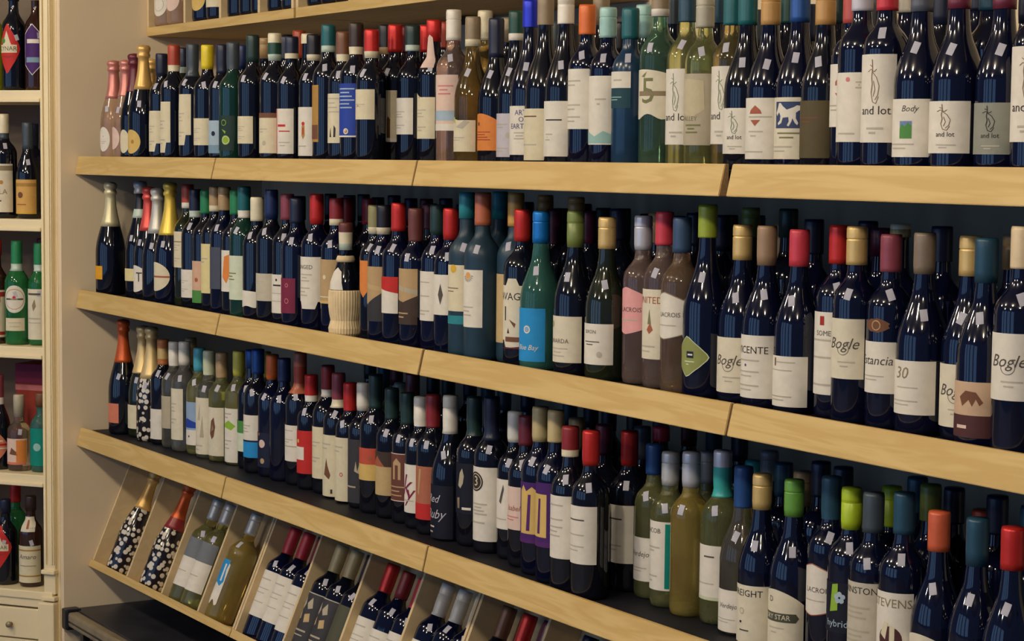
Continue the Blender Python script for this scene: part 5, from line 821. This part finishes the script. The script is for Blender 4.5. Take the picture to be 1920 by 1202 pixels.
RACK = [
 (0.12, 0.0405, 0.322, 'c', 'kf', ('gold', 0.2), None, 'blossom printed sparkling wine bottle in the leftmost tilted bin'),
 (0.388, 0.0405, 0.322, 'c', 'kf', ('orangefoil/winered', 0.18), None, 'blossom printed sparkling bottle with red shoulder in second tilted bin'),
 (0.608, 0.04, 0.305, 'b', 'yg', ('silverw2', 0.245), (0.045, 0.185, 'white', 78, 'r', [('r', 'slate3', -1, 0.6, 1, 1), ('r', 'grey', -0.4, 0.3, 0.5, 0.32)], 0), 'pale green wine bottle, white label, left one in third tilted bin'),
 (0.692, 0.04, 0.305, 'b', 'yg', ('silverw2', 0.245), (0.045, 0.185, 'white', 78, 'r', [('r', 'slate3', -1, 0.6, 1, 1), ('r', 'grey', -0.4, 0.3, 0.5, 0.32)], 0), 'pale green wine bottle, white label, right one in third tilted bin'),
 (0.868, 0.0408, 0.305, 'b', 'am', ('silverw2', 0.245), (0.045, 0.165, 'white', 34, 'wave', [('p', 'sky', [(-0.9, 1), (0.9, 1), (0.7, 0.78), (0.9, 0.5), (0.5, 0.38), (-0.2, 0.46), (-0.9, 0.36)]), ('r', 'white', 0.3, 0.5, 0.55, 0.9)], 0), 'golden wine bottle with blue and white label in fourth tilted bin'),
 (1.111, 0.0398, 0.305, 'b', 'n', ('redpink', 0.235), (0.058, 0.18, 'white', 78, 'r', [('r', 'grey', -0.5, 0.8, 0.5, 0.83), ('r', 'grey', -0.4, 0.6, 0.55, 0.62), ('r', 'grey', -0.5, 0.5, 0.4, 0.52), ('r', 'grey', -0.4, 0.3, 0.5, 0.32)], 0), 'navy bottle with red cap and white label, left in fifth tilted bin'),
 (1.192, 0.0398, 0.305, 'b', 'n', ('redpink', 0.235), (0.058, 0.18, 'white', 78, 'r', [('r', 'grey', -0.5, 0.8, 0.5, 0.83), ('r', 'grey', -0.4, 0.6, 0.55, 0.62), ('r', 'grey', -0.5, 0.5, 0.4, 0.52), ('r', 'grey', -0.4, 0.3, 0.5, 0.32)], 0), 'navy bottle with red cap and white label, middle of fifth tilted bin'),
 (1.273, 0.0398, 0.305, 'b', 'n', ('winered', 0.235), (0.05, 0.17, 'white', 78, 'r', [('r', 'grey', -0.5, 0.8, 0.5, 0.83), ('r', 'grey', -0.4, 0.6, 0.55, 0.62), ('r', 'grey', -0.5, 0.5, 0.4, 0.52), ('r', 'grey', -0.4, 0.3, 0.5, 0.32)], 0), 'navy bottle with dark red cap beside right divider of fifth tilted bin'),
 (1.381, 0.0398, 0.305, 'b', 'k', ('champagne2', 0.235), (0.03, 0.172, 'charcoal', 76, 'r', [('p', 'stone2', [(-0.4, 0.74), (-0.2, 0.92), (-0.05, 0.78), (-0.2, 0.68)]), ('p', 'stone2', [(0.05, 0.8), (0.3, 0.92), (0.45, 0.74), (0.2, 0.7)]), ('p', 'tan4', [(-0.5, 0.56), (-0.2, 0.66), (-0.1, 0.52), (-0.35, 0.48)]), ('p', 'tan4', [(0.1, 0.6), (0.4, 0.64), (0.5, 0.5), (0.2, 0.46)]), ('r', 'stone2', -0.5, 0.3, 0.5, 0.33), ('r', 'stone2', -0.4, 0.22, 0.4, 0.24), ('edge', 'grey')], 0), 'dark bottle, cream cap, charcoal leaf label, left in sixth tilted bin'),
 (1.462, 0.0398, 0.305, 'b', 'k', ('champagne2', 0.235), (0.03, 0.172, 'charcoal', 76, 'r', [('p', 'stone2', [(-0.4, 0.74), (-0.2, 0.92), (-0.05, 0.78), (-0.2, 0.68)]), ('p', 'stone2', [(0.05, 0.8), (0.3, 0.92), (0.45, 0.74), (0.2, 0.7)]), ('p', 'tan4', [(-0.5, 0.56), (-0.2, 0.66), (-0.1, 0.52), (-0.35, 0.48)]), ('p', 'tan4', [(0.1, 0.6), (0.4, 0.64), (0.5, 0.5), (0.2, 0.46)]), ('r', 'stone2', -0.5, 0.3, 0.5, 0.33), ('r', 'stone2', -0.4, 0.22, 0.4, 0.24), ('edge', 'grey')], 0), 'dark bottle, cream cap, charcoal leaf label, middle of sixth tilted bin'),
 (1.543, 0.0398, 0.305, 'b', 'k', ('darkbrown', 0.235), (0.03, 0.172, 'olivedk', 76, 'r', [], 0), 'dark brown-capped bottle beside right divider of sixth tilted bin'),
 (1.648, 0.039, 0.305, 'b', 'n', ('red', 0.235), (0.05, 0.165, 'white', 78, 'r', [('r', 'grey', -0.5, 0.8, 0.5, 0.83), ('r', 'grey', -0.4, 0.6, 0.55, 0.62), ('r', 'grey', -0.5, 0.5, 0.4, 0.52), ('r', 'grey', -0.4, 0.3, 0.5, 0.32)], 0), 'red-capped bottle with white label, left in seventh tilted bin'),
 (1.728, 0.039, 0.3, 'b', 'n', ('winered', 0.235), (0.05, 0.15, 'white', 78, 'r', [('r', 'grey', -0.5, 0.8, 0.5, 0.83), ('r', 'grey', -0.4, 0.6, 0.55, 0.62), ('r', 'grey', -0.5, 0.5, 0.4, 0.52), ('r', 'grey', -0.4, 0.3, 0.5, 0.32)], 0), 'dark red-capped bottle with white label, middle of seventh tilted bin'),
 (1.808, 0.039, 0.296, 'b', 'n', ('redpink', 0.225), (0.05, 0.16, 'white', 78, 'r', [('r', 'grey', -0.5, 0.8, 0.5, 0.83), ('r', 'grey', -0.4, 0.6, 0.55, 0.62), ('r', 'grey', -0.5, 0.5, 0.4, 0.52), ('r', 'grey', -0.4, 0.3, 0.5, 0.32)], 0), 'pinkish red-capped bottle with white label, right in seventh tilted bin'),
 (1.909, 0.0372, 0.305, 'b', 'n', ('white', 0.23), (0.05, 0.165, 'white', 78, 'r', [('r', 'grey', -0.5, 0.8, 0.5, 0.83), ('r', 'grey', -0.4, 0.6, 0.55, 0.62), ('r', 'grey', -0.5, 0.5, 0.4, 0.52), ('r', 'grey', -0.4, 0.3, 0.5, 0.32)], 0), 'white-capped bottle beside left divider of eighth tilted bin'),
 (1.986, 0.0372, 0.305, 'b', 'n', ('white', 0.23), (0.05, 0.165, 'white', 78, 'r', [('r', 'grey', -0.5, 0.8, 0.5, 0.83), ('r', 'grey', -0.4, 0.6, 0.55, 0.62), ('r', 'grey', -0.5, 0.5, 0.4, 0.52), ('r', 'grey', -0.4, 0.3, 0.5, 0.32)], 0), 'white-capped bottle in the middle of eighth tilted bin'),
 (2.063, 0.0372, 0.305, 'b', 'n', ('white', 0.23), (0.05, 0.165, 'white', 78, 'r', [('r', 'grey', -0.5, 0.8, 0.5, 0.83), ('r', 'grey', -0.4, 0.6, 0.55, 0.62), ('r', 'grey', -0.5, 0.5, 0.4, 0.52), ('r', 'grey', -0.4, 0.3, 0.5, 0.32)], 0), 'white-capped bottle beside right divider of eighth tilted bin'),
 (2.178, 0.039, 0.305, 'b', 'k', ('brown', 0.235), (0.058, 0.18, 'white', 78, 'r', [('r', 'grey', -0.5, 0.8, 0.5, 0.83), ('r', 'grey', -0.4, 0.6, 0.55, 0.62), ('r', 'grey', -0.5, 0.5, 0.4, 0.52), ('r', 'grey', -0.4, 0.3, 0.5, 0.32)], 0), 'dark bottle with brown cap in ninth tilted bin'),
 (2.262, 0.039, 0.305, 'b', 'k', ('red', 0.225), (0.058, 0.18, 'white', 78, 'r', [('r', 'grey', -0.5, 0.8, 0.5, 0.83), ('r', 'grey', -0.4, 0.6, 0.55, 0.62), ('r', 'grey', -0.5, 0.5, 0.4, 0.52), ('r', 'grey', -0.4, 0.3, 0.5, 0.32)], 0), 'dark bottle with bright red cap in ninth tilted bin'),
 (2.344, 0.039, 0.305, 'b', 'n', ('winepurple', 0.235), (0.058, 0.18, 'white', 78, 'r', [('r', 'grey', -0.5, 0.8, 0.5, 0.83), ('r', 'grey', -0.4, 0.6, 0.55, 0.62), ('r', 'grey', -0.5, 0.5, 0.4, 0.52), ('r', 'grey', -0.4, 0.3, 0.5, 0.32)], 0), 'dark bottle with purple cap in ninth tilted bin'),
 (2.495, 0.039, 0.305, 'b', 'n', ('navy', 0.235), (0.058, 0.18, 'white', 78, 'r', [('r', 'grey', -0.5, 0.8, 0.5, 0.83), ('r', 'grey', -0.4, 0.6, 0.55, 0.62), ('r', 'grey', -0.5, 0.5, 0.4, 0.52), ('r', 'grey', -0.4, 0.3, 0.5, 0.32)], 0), 'navy-capped bottle in the tenth tilted bin at the bottom edge')]
words = set(a[1] for B_ in BOT for a in (B_[9][5] if B_[9] else ()) if a[0] == 't') | set(a[1] for B_ in RACK for a in (B_[6][5] if B_[6] else ()) if a[0] == 't') | {'CYNAR', 'MARTINI', 'GALA', 'Amaro'}
prepare_text(words)
# ------------------------------------------------------------------ bottles on the three shelves
DZ = {1:1.4896, 2:1.0896, 3:.6716}
GRP = {1:'wine bottles on the top shelf', 2:'wine bottles on the middle shelf', 3:'wine bottles on the lower shelf'}
for (s, X, Y, H, R, typ, gl, cap, cb, lab, ex, front), label in zip(BOT, LABELS):
    make_bottle((X, Y, DZ[s]), H, R, typ, gl, cap, cb, lab, label, GRP[s], ex, None, 'sparkling_wine_bottle' if typ == 'c' else 'wine_bottle', 'bottle', front and random.random() < .85)
BACK = [
 (1, 2.07, 0.359, 0.317, 'slate'),
 (1, 2.149, 0.352, 0.307, 'black'),
 (1, 2.325, 0.358, 0.303, 'black'),
 (1, 2.778, 0.363, 0.303, 'slate'),
 (1, 2.945, 0.352, 0.303, 'navy'),
 (1, 3.121, 0.356, 0.306, 'black'),
 (1, 3.297, 0.349, 0.318, 'navy'),
 (1, 3.488, 0.357, 0.31, 'navy'),
 (2, 0.9, 0.392, 0.315, 'black'),
 (2, 0.988, 0.405, 0.313, 'slate'),
 (2, 1.074, 0.403, 0.317, 'darkgreen'),
 (2, 1.165, 0.398, 0.311, 'black'),
 (2, 1.261, 0.394, 0.318, 'navy'),
 (2, 1.342, 0.399, 0.312, 'navy'),
 (2, 1.435, 0.392, 0.313, 'wine'),
 (2, 1.533, 0.392, 0.316, 'navy'),
 (2, 1.617, 0.392, 0.303, 'navy'),
 (2, 1.793, 0.394, 0.316, 'navy'),
 (2, 1.878, 0.411, 0.315, 'black'),
 (2, 1.958, 0.408, 0.307, 'navy'),
 (2, 2.047, 0.395, 0.305, 'darkgreen'),
 (2, 2.132, 0.402, 0.317, 'black'),
 (2, 2.213, 0.398, 0.31, 'darkgreen'),
 (2, 2.298, 0.391, 0.311, 'darkgreen'),
 (2, 2.386, 0.393, 0.302, 'navy'),
 (2, 2.471, 0.409, 0.3, 'navy'),
 (2, 2.555, 0.41, 0.31, 'petrolcap'),
 (2, 2.646, 0.409, 0.307, 'wine'),
 (2, 2.743, 0.4, 0.309, 'slate'),
 (3, 1.1, 0.411, 0.316, 'darkgreen'),
 (3, 1.19, 0.406, 0.305, 'petrolcap'),
 (3, 1.276, 0.396, 0.318, 'wine'),
 (3, 1.463, 0.399, 0.305, 'black'),
 (3, 1.544, 0.397, 0.309, 'darkgreen'),
 (3, 1.627, 0.41, 0.314, 'navy'),
 (3, 1.715, 0.408, 0.313, 'petrolcap'),
 (3, 1.799, 0.403, 0.309, 'slate'),
 (3, 1.894, 0.409, 0.316, 'navy'),
 (3, 2.078, 0.406, 0.3, 'petrolcap'),
 (3, 2.163, 0.406, 0.311, 'navy'),
 (3, 2.241, 0.401, 0.312, 'navy'),
 (3, 2.337, 0.401, 0.3, 'black'),
 (3, 2.431, 0.402, 0.312, 'slate'),
 (3, 2.522, 0.409, 0.315, 'wine'),
 (3, 2.608, 0.408, 0.304, 'petrolcap'),
 (3, 2.695, 0.406, 0.305, 'navy')]
for s, X, Y, H, cap in BACK:                       # dark bottles standing behind the front rows
    nm_ = SH[s][1]
    make_bottle((X, Y, DZ[s]), H, .036, 'b', 'k', cap, H*.78, None, 'dark wine bottle hidden among the shadowed back row of the %s shelf' % nm_, 'dark bottles in the back row of the %s shelf' % nm_, {}, None, 'wine_bottle', 'bottle', False)
FIASCO = (1.6415, 0.0620)
# ------------------------------------------------------------------ straw-covered flask
fx, fy = FIASCO
fl = empty('straw_flask', (fx, fy, DZ[2]), 'round wine flask in a pale straw basket on the middle shelf', 'bottle', GRP[2])
fp = [(0,.02),(.030,.02),(.036,.05),(.0365,.10),(.0345,.125),(.029,.145),(.022,.165),(.0165,.182),(.0142,.20),(.0140,.250),(.0150,.251),(.0150,.262),(0,.2625)]
link('glass', lathe_mesh('glass', fp, 28), [glass('k')], fl)
def straw_basket():
    prof = [(0,.0),(.034,.0),(.0385,.006),(.0395,.018),(.0365,.028),(.0345,.036),(.0375,.050),(.0395,.068),(.0400,.088),(.0392,.104),(.0375,.107),(.0372,.104)]
    n = 72; vs = []; fs = []
    for k_, (r_, z_) in enumerate(prof):
        for i in range(n):
            q = r_ * (1 + (.018 if i % 2 else -.006) * (0 if r_ == 0 else 1)); a = 2*math.pi*i/n
            vs.append((q*math.sin(a), -q*math.cos(a), z_))
    for k_ in range(len(prof)-1):
        for i in range(n):
            j = (i+1) % n; fs.append((k_*n+i, k_*n+j, (k_+1)*n+j, (k_+1)*n+i))
    me = bpy.data.meshes.new('straw_basket'); me.from_pydata(vs, [], fs); me.update(); return me
link('straw_basket', straw_basket(), [STRAW], fl)
link('straw_neck_ring', lathe_mesh('straw_neck_ring', [(.0150,.172),(.0215,.172),(.0225,.178),(.0195,.186),(.0150,.187)], 20), [STRAW], fl)
me, ms = cap_mesh([(0,0),(.01,.0),(.0141,.0),(.0141,.0),(.0141,.0),(.0141,.198),(.0141,.250),(.0152,.252),(.0152,.262),(0,.2625)], .2625, .200, 'brownred/cream/mint', 'b'); link('capsule', me, ms, fl)
bp_ = [(0,.02),(.03,.02),(.036,.05),(.0365,.10),(.0365,.10),(.0345,.125),(.029,.145),(.022,.165),(.0165,.182)]
wrap('label', [(*poly([(-.034,.108),(.022,.108),(.012,.150),(.0,.160),(-.012,.150)]), 0, 0)], bp_, .0012, 18, [paper('white')], fl)
# ------------------------------------------------------------------ bottles lying back in the tilted bins
ct, st = math.cos(TH), math.sin(TH)
for (X, R, H, typ, gl, (cap, cb), lab, label) in RACK:
    yl, zl = .084 - R - .001, .0008
    make_bottle((X, .0333 + yl*ct + zl*st, .2689 - yl*st + zl*ct), H, R, typ, gl, cap, cb, lab, label, 'wine bottles lying back in the tilted bins', {}, (-TH, 0, 0), 'sparkling_wine_bottle' if typ == 'c' else 'wine_bottle', 'bottle', typ != 'c')
# ------------------------------------------------------------------ bottles in the overhead cubbies
CUB = [(.063,.0435,'c','roc',(.03,.10,'white',40,'oval',[('ring','stone2',0,.5,.75)],20),'pink sparkling wine bottle with white oval label in the first overhead cubby'),
 (.160,.0435,'c','roc',(.04,.11,'pinkpaper',40,'oval',[],20),'pink sparkling wine bottle with pale pink label in the first overhead cubby'),
 (.352,.0435,'c','n',(.03,.10,'goldpaper',40,'oval',[],20),'dark sparkling wine bottle with yellow round label in second overhead cubby'),
 (.455,.0368,'b','k',(.035,.11,'cream',66,'r',[],0),'dark wine bottle with square cream label in second overhead cubby'),
 (.603,.0368,'b','k',None,None),(.682,.0368,'b','k',None,None),(.760,.0368,'b','k',None,None),
 (.868,.0368,'b','k',None,'dark unlabelled wine bottle on left of the fourth overhead cubby'),
 (.955,.0368,'b','k',(.025,.10,'cream',66,'r',[],0),'dark wine bottle with cream label in the fourth overhead cubby'),
 (1.110,.0368,'b','k',None,None),(1.190,.0368,'b','k',None,None),(1.270,.0368,'b','k',None,None)]
for (X, R, typ, gl, lab, label) in CUB:
    g_ = 'wine bottles in the overhead cubbies'
    if label is None:
        n_ = 'third' if X < .8 else 'fifth' if X < 1.3 else 'sixth'; w_ = {0:'left', 1:'middle', 2:'right'}[[q[0] for q in CUB if q[5] is None and (q[0] < .8) == (X < .8) and (q[0] < 1.3) == (X < 1.3)].index(X)]; label = '%s one of three dark unlabelled bottles in the %s overhead cubby' % (w_, n_)
    make_bottle((X, .2195 + R + .002, 1.8915), .305, R, typ, gl, 'navy' if typ == 'b' else 'gold', .225 if typ == 'b' else .20, lab, label, g_, {}, None, 'sparkling_wine_bottle' if typ == 'c' else 'wine_bottle', 'bottle', False)
# ------------------------------------------------------------------ cream spirits cabinet on the left
QX, QY = -.0320, -.0745; PH = math.radians(38.33)
def cabpos(u_, v_, z_): return (QX - u_*math.cos(PH) - v_*math.sin(PH), QY - u_*math.sin(PH) + v_*math.cos(PH), z_)
cab = empty('spirits_cabinet', (QX, QY, 0), 'cream painted cabinet of spirits bottles with fluted pilaster at the left', 'cabinet', None, (0, 0, PH))
WC = -.60
wf = box('wall_far', (-2.6, .345, 0, -.03, .40, 3.0), WALLM); wf.location = (QX, QY, 0); wf.rotation_euler = (0, 0, PH); wf['kind'] = 'structure'
box('side_panel', (.004, .012, 0, .014, .33, 2.2), CABM, cab)
box('side_panel', (WC-.014, .012, 0, WC-.004, .33, 2.2), CABM, cab)
BACKM = paint(principled('cabinet_inside', (.16,.12,.085), .7), 4, .1)
box('back_panel', (WC, .31, 0, .004, .33, 2.2), BACKM, cab)
box('cornice', (WC-.03, -.03, 2.2, .03, .33, 2.27), CABM, cab, .008)
for sx in (0, 1):
    x_ = -.036 if sx == 0 else WC
    st_ = box('stile', (x_, 0, .17, x_+.040, .022, 2.2), CABM, cab, .002)
    for dx_, w_ in ((.009, .003), (.0275, .005), (.0345, .004)):
        box('bead', (x_+dx_, -.005, .262, x_+dx_+w_, .002, 2.2), CABM, st_, .0015)
    for z_ in (.232, .150): box('collar', (x_-.004, -.012, z_, x_+.044, .022, z_+.014), CABM, st_, .004)
    box('plinth_block', (x_-.014, -.016, 0, x_+.044, .022, .146), CABM, st_, .006)
for z_ in (1.696, 1.309, .923, .533):
    sh_ = box('shelf', (WC, .002, z_-.036, -.002, .31, z_), CABM, cab, .003)
    box('shelf_bead', (WC, -.004, z_-.036, -.036, .004, z_-.024), CABM, sh_, .003)
box('base_shelf', (WC, -.004, .150, -.004, .31, .176), CABM, cab, .004)
box('base_rail', (WC, .002, .124, -.036, .31, .150), CABM, cab, .003)
box('base_plinth', (WC, .006, 0, -.036, .31, .020), CABM, cab)
for x0, x1 in ((WC+.03, -.052),):
    dr = box('drawer', (x0, .004, .024, x1, .30, .118), CABM, cab, .004)
    link('knob', lathe_mesh('knob', [(0,0),(.006,0),(.005,.008),(.010,.014),(.008,.020),(0,.021)], 14), [METAL], dr).matrix_local = Matrix.Translation((-.157, .005, .066)) @ Matrix.Rotation(math.radians(90), 4, 'X')
def cb_bottle(u_, v_, z_, H, R, typ, gl, cap, cbz, lab, label, ex2=None, **k):
    rt = make_bottle(cabpos(u_, v_, z_+.0008), H, R, typ, gl, cap, cbz, lab, label, 'bottles in the cream cabinet', {}, (0, 0, PH), 'spirits_bottle', 'bottle', k.get('st', True))
    if ex2: label_parts(rt, profile(typ, R, H), ex2)
    return rt
CYN = [('p','cream',[(-.75,.58),(.75,.58),(.75,.42),(-.75,.42)]),('p','cream',[(-.35,.58),(0,.86),(.35,.58)]),('d','leafg',-.3,.66,.22),('t','CYNAR','olivedk',0,.5,.10,0),('p','red2',[(-.6,.36),(.55,.36),(.1,.30)])]
PURP = [('edge','white'),('r','white',-.6,.62,.7,.70),('p','paleblue2',[(-.7,.35),(.7,.35),(.7,.25),(-.7,.25)])]
def spirit_label(z0, z1, col, ha, shape, art): return (z0, z1, col, ha, shape, art, -14)
cb_bottle(.250, .07, 1.696, .30, .036, 's', 'lime', 'olivegreen', .25, None, 'yellow-green spirits bottle on the top cabinet shelf', st=False)
cb_bottle(.172, .07, 1.696, .315, .0365, 's', 'k', 'navy', .27, (.050,.200,'red',66,'diamond',CYN,-2), 'black bottle with red diamond label on the top cabinet shelf')
cb_bottle(.096, .075, 1.696, .315, .034, 's', 'br', 'tan', .27, (.045,.200,'purplelab',50,'hex',PURP,12), 'brown bottle with purple pointed label on the top cabinet shelf')
cb_bottle(.212, .07, 1.309, .316, .040, 'b', 'k', 'cream/slate', .24, (.018,.165,'cream2',74,'r',[('r','khaki',-1,.86,1,.96),('d','gold2',-.2,.62,.13),('d','gold2',.3,.62,.13),('t','GALA','khaki',.1,.42,.12,0),('r','ink2',-.5,.22,.3,.25)],0), 'dark bottle with large cream medal label on the second cabinet shelf')
cb_bottle(.166, .16, 1.309, .288, .035, 'b', 'n', 'navy', .22, None, 'navy bottle behind cream and orange labels on second cabinet shelf', st=False)
cb_bottle(.126, .07, 1.309, .290, .0355, 'u', 'k', 'slate', .21, (.014,.118,'honey',76,'r',[('r','gold2',-1,.80,1,.90),('d','brown',-.1,.55,.22),('r','rust2',-.4,.26,.3,.29),('r','sunyellow',-1,0,1,.06)],0), 'dark bottle with orange label on the second cabinet shelf')
cb_bottle(.243, .07, .923, .318, .036, 's', 'br', 'red', .27, (.02,.165,'cream',74,'r',[('r','red2',-1,.86,1,.96),('r','red',.0,.74,.7,.90),('r','red2',-1,.05,1,.12)],0), 'red-capped bottle with cream and red label on third cabinet shelf')
MART = [('d','red',0,.56,.16),('r','ink2',-.8,.47,.8,.53),('t','MARTINI','white',0,.50,.055,0),('ring','gold2',0,.5,1.0)]
cb_bottle(.166, .065, .923, .316, .037, 's', 'grn', 'green2/mint', .225, (.098,.182,'white',54,'oval',MART,20), 'green vermouth bottle with white oval label on third cabinet shelf', (.043,.082,'cream',50,'r',[('r','grey',-.6,.6,.6,.66),('r','grey',-.5,.3,.5,.36)],20))
cb_bottle(.092, .075, .923, .310, .0345, 's', 'grn', 'green2/mint', .225, (.018,.172,'cream2',74,'r',[('r','ink2',-.5,.88,.5,.92),('p','khaki',[(-.1,.68),(.1,.80),(.2,.66),(.0,.56)]),('r','grey',-.5,.4,.5,.43),('r','grey',-.5,.32,.5,.34)],0), 'green bottle with tall cream label beside the cabinet pilaster')
cb_bottle(.150, .18, .923, .320, .034, 'b', 'k', 'wine', .24, None, 'dark wine-capped bottle behind the green vermouth bottle', st=False)
ctn = empty('gift_carton', cabpos(.155, .215, .5338), 'red gift carton at the back of the fourth cabinet shelf', 'box', None, (0, 0, PH))
box('carton_body', (-.085, -.05, 0, .085, .05, .315), paper('brick'), ctn, .003); box('carton_lid', (-.087, -.052, .255, .087, .052, .318), paper('maroon'), ctn, .003)
box('printed_band', (-.086, -.0512, .235, .086, -.0505, .252), paper('pink'), ctn)
cb_bottle(.240, .07, .533, .290, .036, 'u', 'k', 'winepink/white', .20, (.02,.125,'salmon',74,'diamond',[('r','cream',-.6,.42,.9,.46),('r','red',-.6,.52,.9,.58),('r','cream',-.3,.64,.6,.68)],10), 'dark bottle with pink striped label on fourth cabinet shelf')
cb_bottle(.166, .07, .533, .232, .036, 'd', 'cl2', 'stone2', .165, (.020,.100,'pinkpaper',62,'r',[('r','orange',.1,.08,.95,.95),('r','salmon',-.9,.0,.9,.1),('p','brown',[(-.5,.4),(-.3,.66),(.1,.5),(.2,.36)])],12), 'squat clear spirits flask with orange label before the red carton')
cb_bottle(.090, .075, .533, .240, .033, 's', 'gt', 'brown', .20, (.02,.135,'tealgreen',78,'r',[('d','aqua',.1,.5,.3)],0), 'teal labelled bottle beside the pilaster on fourth cabinet shelf', st=False)
cb_bottle(.236, .15, .176, .296, .036, 'b', 'grn', 'red', .24, None, 'green red-capped bottle at the back of the lowest cabinet shelf', st=False)
cb_bottle(.214, .062, .176, .262, .037, 's', 'k', 'navy', .22, (.050,.185,'red',66,'diamond',CYN,-2), 'black bottle with red diamond label on the lowest cabinet shelf')
cb_bottle(.124, .065, .176, .278, .036, 's', 'br', 'darkbrown', .235, (.014,.128,'cream',72,'r',[('r','gold2',-1,.86,1,.90),('t','Amaro','ink2',.0,.70,.14,.2),('r','khaki',-.6,.45,.6,.47),('r','gold2',-1,.16,1,.20)],14), 'brown bottle with two cream labels on the lowest cabinet shelf', (.172,.216,'cream2',38,'r',[('r','rust2',-.15,.2,.15,.8)],14))
